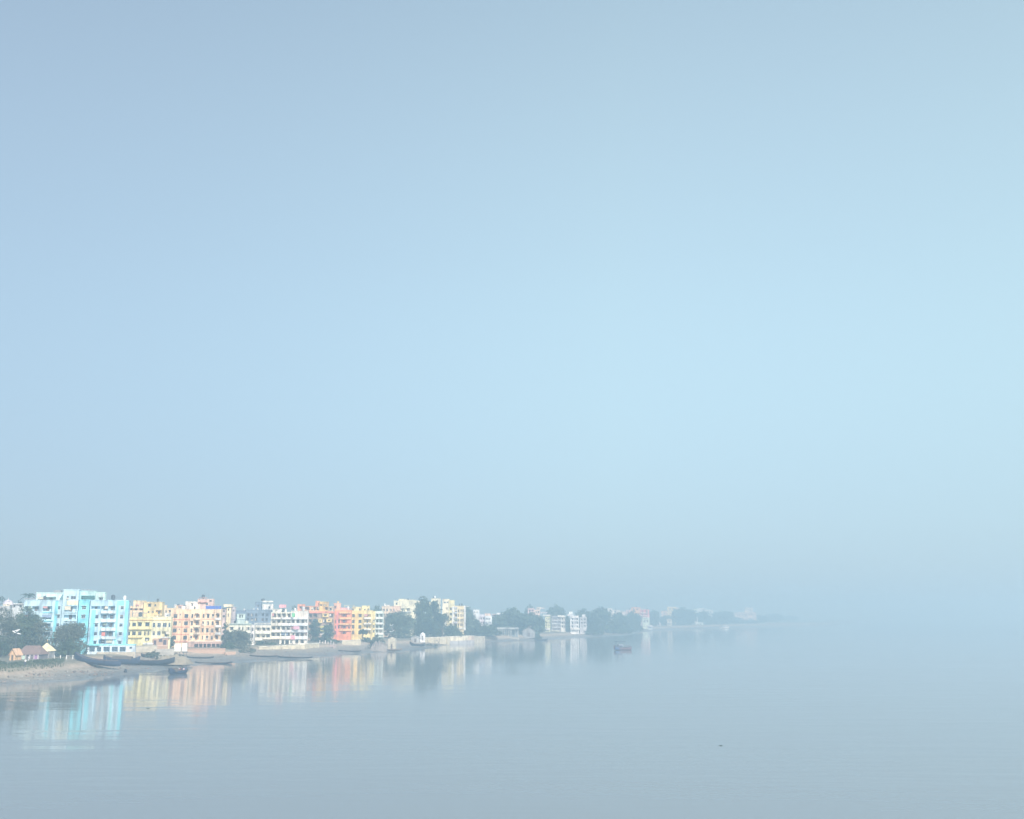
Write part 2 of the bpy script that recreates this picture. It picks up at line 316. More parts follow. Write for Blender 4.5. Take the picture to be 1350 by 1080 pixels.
BLACKT = flat('tank_plastic', 70, 76, 84, .5)
IRON = flat('painted_iron', 150, 152, 158, .5)
class Bld:
    def __init__(s, name, label, crop, D, xm, zb, k=.7, group=None, cat='building'):
        s.cx, s.cy, s.z = crop
        px = s.cx + xm / s.z
        O = at_Y(px, 830, rm(D)); O.z = zb
        s.O = O; s.rot = math.atan2(-O.x, O.y) * k
        s.root = empty(name, O, s.rot); tag(s.root, label, cat, group)
        s.a = Vector((math.cos(s.rot), math.sin(s.rot), 0)); s.n = Vector((math.sin(s.rot), -math.cos(s.rot), 0))
        s.walls = {}; s.off = 0
    def uv(s, x, y):
        """crop pixel -> metres along and up the facade plane that lies s.off behind the origin plane"""
        d = ray(s.cx + x / s.z, s.cy + y / s.z); c = Vector((0, 0, H)); o = s.O - s.n * s.off
        t = (o - c).dot(s.n) / d.dot(s.n); p = c + d * t
        return (p - o).dot(s.a), p.z - s.O.z
    def rect(s, x0, y0, x1, y1, xr=None):
        """pixel rectangle -> u0,u1,z0,z1; x is read at row xr"""
        ym = (y0 + (y1 if y1 is not None else y0)) / 2 if xr is None else xr
        u0 = s.uv(x0, ym)[0]; u1 = s.uv(x1, ym)[0]; xm = (x0 + x1) / 2
        return u0, u1, (s.uv(xm, y1)[1] if y1 is not None else -2.0), s.uv(xm, y0)[1]
    def W(s, mat): return s.walls.setdefault(mat.name, (MB(), mat))[0]
    def part(s, name, mb, mats, label=None):
        o = mb.build(name, mats, s.root)
        if label: o['label'] = label
        return o
    def vol(s, mat, x0, y0, x1, y1=None, dep=10, off=0, holes=(), roof=True, rmat=None, xr=None, dark=None):
        """a block of the building with real openings in its front and right-hand walls"""
        s.off = off
        u0, u1, z0, z1 = s.rect(x0, y0, x1, y1, xr if xr is not None else (y0 + 40))
        b = s.W(mat); y = off
        H_ = []
        for kind, rows, cols in holes:
            for ra in rows:
                for ca in cols:
                    a0, a1, b0, b1 = s.rect(ca[0], ra[0], ca[1], ra[1], rows[0][0])
                    a0 = max(a0, u0 + .12); a1 = min(a1, u1 - .12); b1 = min(b1, z1 - .25); b0 = max(b0, z0 + .05)
                    if a1 - a0 < .3 or b1 - b0 < .3: continue
                    if kind in 'wWns':
                        me, ww, hh = window_mesh(max(.6, a1 - a0), max(.6, b1 - b0), 'w' if kind == 's' else kind, 0 if kind == 's' else WR.choice((0, 0, 0, 0, 1, 2, 2, 4, 4, 5)))
                        c = (a0 + a1) / 2; a0, a1 = c - ww / 2, c + ww / 2; b0 = b1 - hh
                        o = bpy.data.objects.new('window', me); COL.objects.link(o); o.parent = s.root; o.location = (a0, y, b0)
                        H_.append((a0, a1, b0, b1, .22, False))
                    else:
                        dpt = {'v': 1.5, 'r': 1.5, 'a': 1.4, 'o': 4.0}[kind]
                        H_.append((a0, a1, b0, b1, dpt, True))
                        if kind == 'a':                                    # arched head: fill the upper corners
                            wd = a1 - a0; ah = min(.9, (b1 - b0) * .32)
                            for sgn, e in ((1, a0), (-1, a1)):
                                b.prism([(e, b1), (e, b1 - ah), (e + sgn * wd * .10, b1 - ah * .5), (e + sgn * wd * .27, b1 - ah * .15), (e + sgn * wd * .45, b1 - .003)][::sgn], y + .003, y + .3)
                        if kind in 'vra' and a1 - a0 > 1.2:                # door on the back wall of the veranda
                            d = MB(); n = max(1, int((a1 - a0) / 3))
                            for i in range(n):
                                c = a0 + (a1 - a0) * (i + .5) / n
                                d.box(c - .5, c + .5, y + dpt - .05, y + dpt - .004, b0 - .6 if False else b0 + .02, min(b1 - .15, b0 + 1.6))
                            s.part('door', d, flat('door_wood', 96, 84, 80, .6))
                        if kind in 'vr' and WR.random() < .30:             # sun blind or cloth fixed in the opening
                            q0 = WR.choice((0, 0, .5)); q1 = WR.choice((1, 1, .5)) if q0 == 0 else 1; bl = MB()
                            bl.box(a0 + .05 + (a1 - a0 - .1) * q0, a0 + .05 + (a1 - a0 - .1) * q1, y + .14, y + .18, b1 - (b1 - b0) * WR.uniform(.35, .8), b1 - .02)
                            s.part('blind', bl, flat('blind_cloth', *WR.choice(((214, 206, 186), (214, 206, 186), (150, 168, 150), (140, 160, 190), (206, 150, 150), (176, 170, 166), (230, 226, 220))), .9))
                        if kind == 'r':
                            r = MB(); r.box(a0, a1, y + .05, y + .10, b0 + .75, b0 + .82)
                            n = max(2, int((a1 - a0) / .35))
                            for i in range(1, n): r.box(a0 + (a1 - a0) * i / n - .02, a0 + (a1 - a0) * i / n + .02, y + .06, y + .09, b0, b0 + .75)
                            s.part('railing', r, flat('painted_iron', 170, 172, 176, .5))
        xs = sorted({u0, u1} | {h[0] for h in H_} | {h[1] for h in H_}); zs = sorted({z0, z1} | {h[2] for h in H_} | {h[3] for h in H_})
        for i in range(len(xs) - 1):
            for j in range(len(zs) - 1):
                if xs[i + 1] - xs[i] < 1e-4 or zs[j + 1] - zs[j] < 1e-4: continue
                cx, cz = (xs[i] + xs[i + 1]) / 2, (zs[j] + zs[j + 1]) / 2
                if any(h[0] < cx < h[1] and h[2] < cz < h[3] for h in H_): continue
                b.face([(xs[i], y, zs[j]), (xs[i + 1], y, zs[j]), (xs[i + 1], y, zs[j + 1]), (xs[i], y, zs[j + 1])])
        for a0, a1, b0, b1, dd, back in H_:
            b.face([(a0, y, b0), (a0, y + dd, b0), (a0, y + dd, b1), (a0, y, b1)]); b.face([(a1, y, b0), (a1, y, b1), (a1, y + dd, b1), (a1, y + dd, b0)])
            b.face([(a0, y, b0), (a1, y, b0), (a1, y + dd, b0), (a0, y + dd, b0)]); b.face([(a0, y, b1), (a0, y + dd, b1), (a1, y + dd, b1), (a1, y, b1)])
            if back: b.face([(a0, y + dd, b0), (a1, y + dd, b0), (a1, y + dd, b1), (a0, y + dd, b1)])
        b.face([(u1, y, z0), (u1, y + dep, z0), (u1, y + dep, z1), (u1, y, z1)]); b.face([(u0, y, z0), (u0, y, z1), (u0, y + dep, z1), (u0, y + dep, z0)])
        b.face([(u0, y + dep, z0), (u0, y + dep, z1), (u1, y + dep, z1), (u1, y + dep, z0)])
        b.face([(u0, y, z1), (u1, y, z1), (u1, y + dep, z1), (u0, y + dep, z1)])
        if roof:
            r = MB(); e = .12; t = .28; zz = z1 + .003
            r.box(u0 - e, u1 + e, y - e, y + .2, zz, zz + t); r.box(u0 - e, u1 + e, y + dep - .2, y + dep + e, zz, zz + t)
            r.box(u0 - e, u0 + .2, y + .203, y + dep - .203, zz, zz + t); r.box(u1 - .2, u1 + e, y + .203, y + dep - .203, zz, zz + t)
            s.part('parapet', r, rmat or mat)
            if u1 - u0 > 6 and dep > 6:
                for _ in range(WR.randint(0, 2)):
                    q = WR.uniform(u0 + 1, u1 - 1); rr = WR.uniform(.45, .75); hh = rr * 2.3; t_ = MB()
                    t_.lathe([(0, .6), (rr, .6), (rr, .6 + hh * .8), (rr * .4, .6 + hh), (0, .6 + hh)], (q, y + WR.uniform(2, 4), z1 + .003), 12)
                    t_.lathe([(rr * .8, 0), (rr * .8, .598)], (q, t_.v[0][1], z1 + .003), 8)
                    s.part('water_tank', t_, WR.choice((BLACKT, BLACKT, WHITE())))
                for _ in range(WR.randint(2, 4)):
                    a_ = MB(); q = WR.uniform(u0 + .5, u1 - .5); yy = y + WR.uniform(1, 5); ht = WR.uniform(1.2, 3.2); a_.box(q - .04, q + .04, yy, yy + .08, z1, z1 + ht)
                    if ht > 2.2: a_.box(q - .5, q + .5, yy + .06, yy + .12, z1 + ht - .3, z1 + ht - .22)
                    s.part('antenna', a_, IRON)
        s.top = z1; return u0, u1, z0, z1
    def block(s, name, mat, x0, y0, x1, y1, y_near, y_far, label=None):
        """a plain trim piece on or before the facade: ledge, pilaster, balcony front, canopy"""
        s.off = y_near; u0, u1, z0, z1 = s.rect(x0, y0, x1, y1)
        b = MB(); b.box(u0, u1, y_near, y_far, z0, z1); return s.part(name, b, mat, label)
    def balcony(s, mat, x0, y0, x1, y1, proj=1.0, off=0):
        s.off = off - proj; u0, u1, z0, z1 = s.rect(x0, y0, x1, y1); y = off - proj
        b = MB(); t = .12
        b.box(u0, u1, y, off - .004, z0, z0 + .15); b.box(u0, u1, y, y + t, z0 + .153, z1)
        b.box(u0, u0 + t, y + t + .003, off - .004, z0 + .153, z1); b.box(u1 - t, u1, y + t + .003, off - .004, z0 + .153, z1)
        return s.part('balcony', b, mat)
    def tank(s, mat, x0, y0, x1, y1, off):
        s.off = off; u0, u1, z0, z1 = s.rect(x0, y0, x1, y1); r = (u1 - u0) / 2; h = z1 - z0
        b = MB(); b.lathe([(0, 0), (r, 0), (r, h * .2), (r * 1.03, h * .22), (r * 1.03, h * .25), (r, h * .27), (r, h * .75), (r * .5, h * .92), (r * .3, h * .93), (r * .3, h), (0, h)], ((u0 + u1) / 2, off + r, z0))
        return s.part('water_tank', b, mat)
    def posts(s, name, mat, xs, y0, y1, off, th=.15, beam=None):
        b = MB(); s.off = off
        for x in xs:
            u, z1 = s.uv(x, y0); z0 = s.uv(x, y1)[1]; b.box(u - th / 2, u + th / 2, off, off + th, z0, z1)
        if beam:
            u0, z1 = s.uv(xs[0], y0); u1 = s.uv(xs[-1], y0)[0]; b.box(u0 - .3, u1 + .3, off - .1, off + beam, z1 + .003, z1 + .2)
        return s.part(name, b, mat)
    def done(s):
        for b, mat in s.walls.values(): s.part('wall', b, mat)
C1 = (0, 770, 13.5); C5 = (160, 785, 13.5); C7 = (220, 780, 13.5); C8 = (280, 780, 13.5); C9 = (330, 785, 13.5)
C10 = (390, 785, 13.5); C11 = (450, 785, 13.5); C12 = (540, 780, 13.5); C13 = (610, 785, 13.5); C14 = (680, 785, 13.5); C15 = (770, 790, 13.5); C16 = (850, 780, 13.5); C17 = (940, 780, 11.25)

# ---- turquoise apartment block
B = Bld('apartment_block', 'six storey turquoise and white apartment block, tallest building at the left end', C1, 372, 1600, 3.6)
pale = paint(192, 220, 232); cy = paint(140, 226, 242); lil = paint(192, 226, 242)
R6 = [(392, 450), (547, 612), (702, 765), (855, 915), (1010, 1070)]
B.vol(pale, 430, 297, 1128, None, 11, 0, [('v', [(395, 480), (547, 625), (702, 780), (855, 930), (1010, 1085)], [(450, 560), (575, 700), (765, 932)]), ('w', R6, [(1015, 1080)])])
B.vol(pale, 1130, 107, 1405, None, 12, -.9, [('w', [(213, 272)], [(1185, 1228), (1258, 1355)]), ('v', [(390, 492), (545, 630), (702, 785), (857, 940), (1010, 1090)], [(1150, 1368)])])
B.block('band', paint(232, 232, 190), 1190, 296, 1390, 372, -.97, -.903)
B.vol(cy, 1407, 292, 1596, None, 11, 0, [('W', R6, [(1458, 1535)])])
B.vol(lil, 1612, 299, 2270, 1085, 13, -.4, [('v', [(393, 442)], [(1625, 1785)]), ('w', R6[1:], [(1692, 1758)]), ('r', [(393, 470), (545, 620), (695, 768), (842, 930), (987, 1062)], [(1805, 1925), (1932, 2052)]), ('w', R6, [(2146, 2208)])])
B.block('pilaster', cy, 1612, 460, 1682, 1085, -.52, -.403)
B.block('pilaster', cy, 2213, 300, 2268, 1085, -.52, -.403)
B.block('pilaster', paint(150, 226, 226), 2060, 300, 2092, 1085, -.50, -.403)
B.block('pilaster', cy, 955, 300, 1008, 1085, -.12, -.003)
B.block('pilaster', cy, 1086, 300, 1124, 1085, -.12, -.003)
B.block('band', cy, 2095, 302, 2210, 380, -.46, -.403)
for y in (497, 652, 806, 955):
    B.block('ledge', cy, 760, y, 935, y + 14, -.35, -.003)
    B.block('ledge', pale, 1140, y, 1370, y + 14, -1.3, -.903)
    B.balcony(paint(225, 236, 236), 1800, y - 20, 2056, y + 28, .7, -.4)
B.vol(paint(208, 232, 226), 650, 166, 1122, 296, 6, 4, [('v', [(232, 290)], [(670, 790), (800, 1000)])])
B.vol(paint(196, 228, 222), 1407, 135, 1700, 291, 6, 3.5, [('o', [(207, 288)], [(1440, 1690)])])
B.vol(paint(206, 232, 220), 1702, 160, 1868, 296, 5, 3.5, [('n', [(245, 285)], [(1770, 1830)])])
B.block('water_tank', flat('concrete', 150, 152, 156, .9), 962, 110, 1085, 160, 5, 8)
B.posts('antenna', IRON, [640], 120, 296, 3, .12)
B.posts('clothes_line', IRON, [1420, 1520, 1615], 108, 135, 5, .12, .15)
B.posts('railing', IRON, list(range(440, 640, 25)), 262, 296, .3, .08, .08)
# pillared ground floor porch
pw = paint(206, 222, 234)
B.vol(pw, 1555, 1092, 2408, None, 3.2, -3.6, [('o', [(1118, 1205)], [(1590, 1690), (1725, 1802), (1842, 1955), (1990, 2098), (2132, 2238)]), ('w', [(1116, 1160)], [(2300, 2355)])], rmat=cy)
B.block('plinth', stone(206, 196, 178), 1725, 1212, 2408, None, -4.3, -3.603)
B.block('awning', cy, 1545, 1068, 1770, 1096, -4.6, -3.73)
B.done()

# ---- yellow three storey building
B = Bld('yellow_house', 'three storey lemon yellow building between turquoise block and peach arched flats', C5, 432, 500, 4)
ye = paint(245, 236, 176); yp = paint(248, 240, 194)
B.vol(ye, 95, 395, 545, None, 9, 0, [('n', [(485, 545)], [(130, 162), (198, 262), (300, 366), (430, 500)]), ('n', [(645, 710)], [(122, 160), (195, 258), (300, 362), (405, 432), (470, 496)]), ('n', [(752, 808)], [(420, 500)])], rmat=yp)
B.vol(yp, 546, 392, 884, None, 9, -.4, [('w', [(487, 570)], [(560, 606), (640, 706), (735, 812), (840, 884)]), ('w', [(640, 712)], [(555, 602), (635, 702)]), ('v', [(638, 735)], [(722, 862)])])
B.block('cornice', paint(226, 176, 110), 92, 433, 548, 447, -.30, -.003)
B.block('cornice', paint(226, 196, 130), 549, 433, 888, 447, -.70, -.403)
B.block('sunshade', paint(196, 178, 124), 108, 596, 536, 616, -.8, -.003)
B.block('sunshade', paint(208, 186, 120), 98, 742, 376, 762, -.7, -.003)
B.block('sunshade', WHITE(), 708, 738, 872, 756, -1.5, -.403)
B.block('brick_infill', brick(), 560, 765, 835, None, -1.4, -.403)
for a_ in ((575, 800, 620, 880), (668, 775, 730, 830), (745, 790, 800, 885)): B.block('doorway', flat('doorway_shade', 84, 70, 84, .8), *a_, -1.46, -1.403)  # flat slabs on the brick; shade of openings put into their dark purple
B.block('lintel', paint(226, 190, 170), 560, 885, 835, 900, -1.5, -1.403)
B.block('sunshade', WHITE(), 385, 845, 560, 875, -1.9, -.003)
B.posts('roof_shed', flat('corrugated_sheet', 96, 122, 150, .5), [205, 320, 440], 318, 392, 3, .15, 4)
B.vol(paint(224, 222, 220), 775, 330, 860, 391, 4, 2.5, [('w', [(342, 372)], [(800, 840)])])
B.tank(WHITE(), 620, 362, 650, 392, 2)
B.done()

# ---- peach house behind it
B = Bld('peach_house', 'peach and ochre stepped house rising behind the roof of the lemon yellow building', C5, 480, 430, 4.2)
pe = paint(244, 214, 174); oc = paint(246, 220, 156)
B.vol(pe, 215, 105, 398, None, 10, 0, [('v', [(162, 195)], [(252, 312)]), ('v', [(232, 268)], [(205, 300), (310, 392)])], rmat=oc)
B.vol(oc, 399, 127, 730, None, 11, -1, [('n', [(150, 196)], [(480, 530)]), ('n', [(277, 312)], [(474, 498), (550, 576)]), ('v', [(262, 350)], [(612, 720)]), ('n', [(160, 196)], [(590, 620)])])
B.vol(pe, 112, 200, 214, None, 9, 1, [('v', [(228, 262)], [(125, 205)])])
B.balcony(oc, 600, 330, 722, 362, .9, -1)
B.tank(BLACKT, 250, 80, 280, 104, 3)
B.done()
B = Bld('low_cream_house', 'low cream house glimpsed between the ochre stepped house and arched flats', C5, 530, 830, 4.2)
B.vol(paint(236, 214, 176), 735, 236, 1090, None, 9, 0, [('n', [(265, 300)], [(785, 810), (850, 880), (930, 960), (1010, 1040)])])
B.vol(paint(238, 206, 150), 945, 190, 1010, 235, 4, 2); B.vol(paint(226, 190, 180), 1012, 180, 1092, 235, 4, 1.5, [('n', [(195, 225)], [(1030, 1060)])])
B.vol(paint(238, 212, 170), 735, 186, 800, 235, 4, 2)
B.done()

# ---- peach flats with arched balconies
B = Bld('arched_flats', 'four storey peach flats with arched verandas above a dark pillared ground floor', C7, 467, 540, 3.3)
pc = paint(250, 220, 182); pk = paint(250, 212, 174)
RA = [(400, 470), (530, 600), (657, 727), (785, 855)]
B.vol(pk, 85, 325, 418, None, 11, 0, [('n', RA, [(122, 190), (315, 384)]), ('s', [(398, 424), (530, 556), (660, 684)], [(226, 252)])], rmat=pc)
B.vol(pc, 420, 325, 613, None, 11, -.5, [('n', RA, [(436, 474)]), ('a', [(386, 470), (516, 600), (643, 727), (771, 858)], [(487, 590)])])
B.vol(pc, 615, 325, 848, None, 11, 0, [('n', RA, [(637, 667), (716, 759), (806, 836)])])
B.vol(pc, 850, 325, 966, None, 9, -.4, [('a', [(384, 470), (514, 600), (641, 727), (769, 855)], [(868, 942)])])
for y in (490, 622, 752, 884):
    B.block('ledge', paint(238, 160, 136), 85, y, 416, y + 13, -.25, -.003)
    B.block('ledge', paint(236, 176, 146), 618, y - 4, 846, y + 8, -.2, -.003)
    B.balcony(paint(248, 226, 196), 482, y - 24, 596, y + 12, .7, -.5)
    B.balcony(WHITE(), 862, y - 24, 962, y + 12, .7, -.4)
for x in (262, 612): B.block('pilaster', paint(242, 196, 150), x, 345, x + 14, 895, -.11, -.006 if x < 500 else -.003)
B.vol(paint(196, 164, 152), 380, 893, 1022, 1050, 2.6, -3.4, [('o', [(930, 1022)], [(488, 560), (574, 636), (652, 702), (716, 782), (798, 862), (878, 940), (954, 1004)])], rmat=paint(240, 220, 200))  # darkened wall tone carries the shade of the ground floor
B.vol(paint(246, 238, 224), 330, 190, 548, 324, 6, 3, [('n', [(212, 250)], [(440, 465)])])
B.vol(paint(246, 240, 228), 272, 268, 328, 324, 5, 2); B.vol(paint(238, 206, 190), 550, 142, 826, 324, 7, 3.5, [('n', [(196, 240)], [(700, 730)]), ('n', [(150, 180)], [(758, 800)])])
B.block('canopy', paint(226, 160, 140), 560, 180, 712, 192, 2.4, 3.49)
B.posts('pergola', paint(190, 160, 150), [590, 628, 662, 705], 112, 140, 4, .18, 2)
B.block('tarpaulin', flat('blue_tarpaulin', 60, 96, 190, .5), 690, 256, 968, 318, 1.2, 1.4)
B.posts('washing_frame', IRON, [860, 925], 240, 324, .9, .1, .1)
B.tank(BLACKT, 480, 262, 508, 318, 1)
B.done()

# ---- slim pale tower house
B = Bld('slim_tower_house', 'slim cream tower house with a wide flat cap, right of the arched flats', C8, 515, 280, 3.8)
B.vol(paint(244, 226, 186), 255, 272, 332, None, 8, 0, [('n', [(300, 340), (390, 440)], [(280, 300)])], roof=False)
B.vol(paint(248, 236, 204), 195, 236, 342, 270, 10, -.8)
B.vol(paint(226, 204, 200), 165, 300, 253, None, 8, 1, [('n', [(330, 360), (420, 452)], [(190, 225)])])
B.vol(paint(206, 196, 200), 344, 285, 405, None, 7, 1.5, [('n', [(320, 352)], [(360, 388)])])
B.posts('antenna', IRON, [380, 410], 230, 284, 3, .1)
B.done()

# ---- shaded houses, the shade put into grey wall colours
B = Bld('shade_grey_house', 'wide house coloured in shade grey with a white rooftop room, behind the cream and white flats', C8, 610, 720, 4)
gr = paint(122, 140, 160); gd = paint(104, 120, 142)  # dark bluish wall colours carry the shade of the facade
B.vol(gr, 590, 330, 1045, None, 9, 0, [('n', [(390, 440), (470, 520)], [(620, 660), (690, 730), (760, 800), (880, 920), (950, 990)])])
B.vol(gd, 400, 345, 588, None, 8, -1.5, [('n', [(410, 470)], [(415, 440)])])
B.vol(paint(206, 226, 220), 436, 405, 582, None, 2, -4, [('n', [(415, 465)], [(480, 505), (525, 545)])])
B.vol(paint(130, 150, 172), 762, 192, 868, 329, 6, 2, [('n', [(230, 270)], [(800, 830)])])
B.vol(paint(242, 240, 232), 888, 232, 1078, 329, 6, 2, [('n', [(262, 300)], [(1000, 1030)])])
B.block('roof_beam', paint(244, 242, 226), 890, 165, 1078, 190, 2, 7); B.posts('roof_post', paint(210, 214, 216), [900, 985, 1068], 191, 231, 3, .25)
B.tank(BLACKT, 866, 122, 930, 164, 3)
for x in (550, 720, 785): B.tank(WHITE(), x, 298, x + 32, 329 if x > 590 else 344, 1)
B.posts('antenna', IRON, [855, 800, 650], 262, 330, 1, .08)
B.done()

# ---- low cream house with dark shed roof
B = Bld('low_cream_house', 'low two storey cream house half hidden by a spreading bush, right of the arched flats', C8, 500, 480, 3.8)
cr = paint(236, 236, 216)
B.vol(cr, 300, 598, 678, None, 8, 0, [('n', [(635, 684), (768, 820)], [(320, 374), (465, 498), (528, 552), (600, 660)])], rmat=paint(170, 192, 186))
B.vol(paint(242, 240, 234), 680, 604, 748, None, 8, -.3, [('n', [(645, 700), (760, 820)], [(700, 735)])])
B.block('ledge', paint(188, 204, 196), 292, 568, 690, 584, -.6, 2); B.block('ledge', cr, 300, 722, 678, 738, -.4, -.003)
B.posts('roof_shed', flat('corrugated_sheet', 84, 104, 130, .5), [350, 450, 550], 505, 568, 2, .15, 4)
B.tank(paint(220, 226, 206), 575, 515, 640, 566, 2)
B.done()

# ---- white verandah flats
B = Bld('white_flats', 'white four storey flats lined with open verandas above a cream river wall', C9, 527, 640, 3.9)
wh = paint(243, 237, 220); wc = paint(238, 236, 220); ww = paint(240, 234, 224)
RB = [(318, 392), (430, 492), (548, 612), (664, 726)]
bays = [(385, 462), (475, 548), (562, 636), (650, 718)]
B.vol(wh, 370, 310, 722, None, 10, 0, [('v', RB, bays), ('v', [(800, 862)], [(545, 610), (625, 690)])], rmat=wc)
B.vol(ww, 723, 285, 1026, None, 10, -.4, [('v', RB, [(735, 800)]), ('v', RB[1:], [(814, 880), (890, 970), (978, 1016)]), ('v', [(790, 850)], [(800, 860), (880, 960)])], rmat=wh)
B.block('panel', paint(236, 226, 212), 812, 312, 1016, 388, -.46, -.403)
B.vol(wh, 75, 545, 369, None, 9, -.6, [('v', [(572, 630), (690, 750)], [(88, 190), (200, 270), (280, 358)]), ('v', [(810, 868)], [(95, 200), (220, 350)])])
B.posts('railing', wh, list(range(80, 370, 24)), 500, 542, -.4, .12, .12)
for y0, y1 in ((394, 424), (494, 540), (614, 656), (728, 780)):
    B.balcony(wh, 375, y0, 545, y1, .9, 0); B.balcony(paint(246, 246, 244), 556, y0, 720, y1, 1.0, 0); B.balcony(paint(236, 242, 246), 730, y0, 1020, y1, 1.0, -.4)
B.balcony(wc, 78, 634, 366, 684, 1.0, -.6); B.balcony(wh, 78, 752, 366, 800, 1.6, -.6)
B.vol(wc, 398, 252, 640, 309, 5, 3, [('n', [(265, 295)], [(450, 480), (560, 590)])])
B.block('water_tank', paint(236, 170, 176), 514, 165, 634, 222, 3.4, 7); B.posts('tank_leg', IRON, [524, 570, 624], 223, 252, 4, .3)
B.posts('antenna', IRON, [735, 400, 655], 195, 285, 3, .1)
B.posts('ground_pillar', wh, [528, 545, 612, 698, 782, 868], 800, 880, -3, .5)
B.block('awning', paint(236, 220, 196), 230, 770, 720, 782, -3.4, -1.02)
B.done()

# ---- ochre house in trees, its front coloured in shade brown
B = Bld('shade_brown_house', 'ochre house with a front coloured in shade brown, orange roof rooms and boxy yellow balconies among dark trees', C10, 625, 440, 4)
bs = paint(176, 150, 132); bo = paint(244, 196, 140)  # bs: shade of the front put into a greyish brown wall colour
B.vol(bs, 218, 296, 688, None, 9, 0, [('v', [(325, 392), (425, 485), (525, 590), (630, 700)], [(235, 290), (310, 380), (600, 662)]), ('v', [(430, 490), (530, 590)], [(485, 530)])])
yb = paint(244, 214, 140)
for a in ((474, 330, 582, 388), (394, 424, 470, 492), (542, 424, 642, 478)):
    B.vol(yb, a[0], a[1], a[2], a[3], 1.1, -1.15, [('n', [(a[1] + 10, a[3] - 22)], [(a[0] + 30, a[2] - 30)])])
B.vol(paint(232, 226, 130), 428, 560, 536, 642, 1.3, -1.35, [('n', [(575, 615)], [(460, 505)])])
B.vol(paint(240, 190, 150), 150, 198, 420, 295, 6, 2, [('v', [(205, 266)], [(162, 246), (275, 356), (370, 414)])], rmat=paint(236, 150, 110))
B.vol(paint(244, 200, 120), 421, 120, 576, 295, 7, 1.5, [('n', [(158, 186)], [(432, 466), (495, 532)]), ('v', [(208, 262)], [(515, 572)])], rmat=paint(250, 226, 150))
B.vol(paint(240, 168, 130), 350, 108, 420, 196, 5, 3); B.vol(paint(240, 166, 130), 30, 168, 149, None, 6, 3, [('n', [(200, 235)], [(70, 110)])])
B.vol(paint(242, 220, 186), 580, 206, 664, 295, 5, 1.5, [('n', [(225, 262)], [(605, 640)])])
B.block('ledge', paint(236, 150, 120), 235, 285, 688, 318, -.6, -.003)
B.posts('roof_post', IRON, [60, 100, 140], 150, 168, 4, .1)
B.done()

# ---- salmon flats
B = Bld('salmon_flats', 'salmon pink five storey flats, the reddest building on the bank', C10, 628, 840, 4.6)
sa = paint(250, 158, 114); so = paint(253, 196, 132)
RS = [(334, 382), (434, 490), (536, 590), (640, 692)]
B.vol(sa, 690, 268, 988, None, 9, 0, [('n', RS[1:3], [(755, 782)]), ('r', RS, [(812, 908)]), ('n', RS[1:], [(700, 722)]), ('n', [(560, 590)], [(935, 960)])], rmat=so)
for y0, y1 in ((290, 322), (392, 426), (496, 528), (600, 632)): B.balcony(so, 775, y0, 984, y1, .9, 0)
B.block('pilaster', paint(244, 150, 150), 722, 290, 748, 745, -.12, -.003)
B.vol(paint(240, 190, 160), 676, 146, 795, 267, 6, 3, [('n', [(190, 225)], [(690, 720)])]); B.vol(paint(246, 210, 150), 735, 112, 762, 145, 3, 4)
B.posts('railing', paint(232, 170, 176), list(range(800, 985, 22)), 235, 266, .3, .15, .15)
B.vol(paint(236, 196, 190), 800, 228, 905, 267, 4, 3)
B.done()

# ---- yellow flats
B = Bld('yellow_flats', 'butter yellow five storey flats adjoining the right side of the salmon flats', C11, 640, 370, 4.6)
yf = paint(242, 220, 146)
RY = [(335, 386), (434, 490), (530, 586), (630, 688)]
B.vol(yf, 190, 280, 395, None, 9, 0, [('n', RY, [(195, 242), (310, 362)])])
B.vol(paint(244, 226, 160), 396, 276, 560, None, 9, -.5, [('v', RY, [(406, 526)])])
for y0, y1 in ((388, 420), (490, 516), (588, 618)): B.balcony(paint(238, 234, 220), 402, y0, 532, y1, .7, -.5)
B.block('pilaster', paint(244, 214, 130), 255, 300, 292, 720, -.12, -.003)
B.vol(paint(242, 230, 170), 370, 192, 500, 275, 5, 2, [('n', [(234, 266)], [(405, 432), (465, 492)])])
B.vol(paint(238, 226, 176), 190, 212, 368, 279, 5, 3, [('n', [(235, 268)], [(195, 218), (315, 345)])])
B.posts('pergola', paint(236, 232, 196), [60, 130, 225], 182, 262, 4, .35, 4)
B.done()
B = Bld('mint_flats', 'pale mint and cream flats with white balconies, left of the big dome of trees', C11, 652, 650, 4.6)
mt = paint(224, 236, 226)
RM = [(325, 386), (430, 482), (530, 580), (610, 662)]
B.vol(paint(244, 228, 160), 562, 290, 604, None, 9, -.2, [('n', RM[1:], [(570, 592)])])
B.vol(mt, 605, 288, 748, None, 9, 0, [('v', RM, [(618, 662), (670, 742)])])
for y0, y1 in ((388, 420), (484, 516), (582, 606), (664, 700)): B.balcony(paint(240, 244, 240), 608, y0, 746, y1, .9, 0)
B.done()
B = Bld('peach_rooftop_house', 'peach house with a dark row of windows, above the mint flats', C11, 745, 830, 4.4)
B.vol(paint(240, 218, 190), 722, 200, 905, None, 9, 0, [('n', [(240, 278), (330, 352)], [(735, 772), (800, 828), (862, 896)])])
B.vol(paint(240, 206, 180), 905, 195, 1050, None, 8, .5, [('n', [(240, 280)], [(920, 945)])]); B.vol(paint(244, 236, 220), 760, 176, 860, 199, 4, 2)
B.done()
B = Bld('cream_hall', 'large cream block showing its flat stepped top above the big dome of trees', C11, 800, 1150, 4.6)
ch = paint(246, 240, 208)
B.vol(ch, 935, 100, 1430, None, 12, 0, [('v', [(228, 285)], [(1040, 1130), (1140, 1225)]), ('n', [(130, 160)], [(970, 1000)])])
B.vol(ch, 1020, 72, 1160, 99, 6, 1); B.vol(ch, 1165, 86, 1312, 99, 6, 1, roof=True)
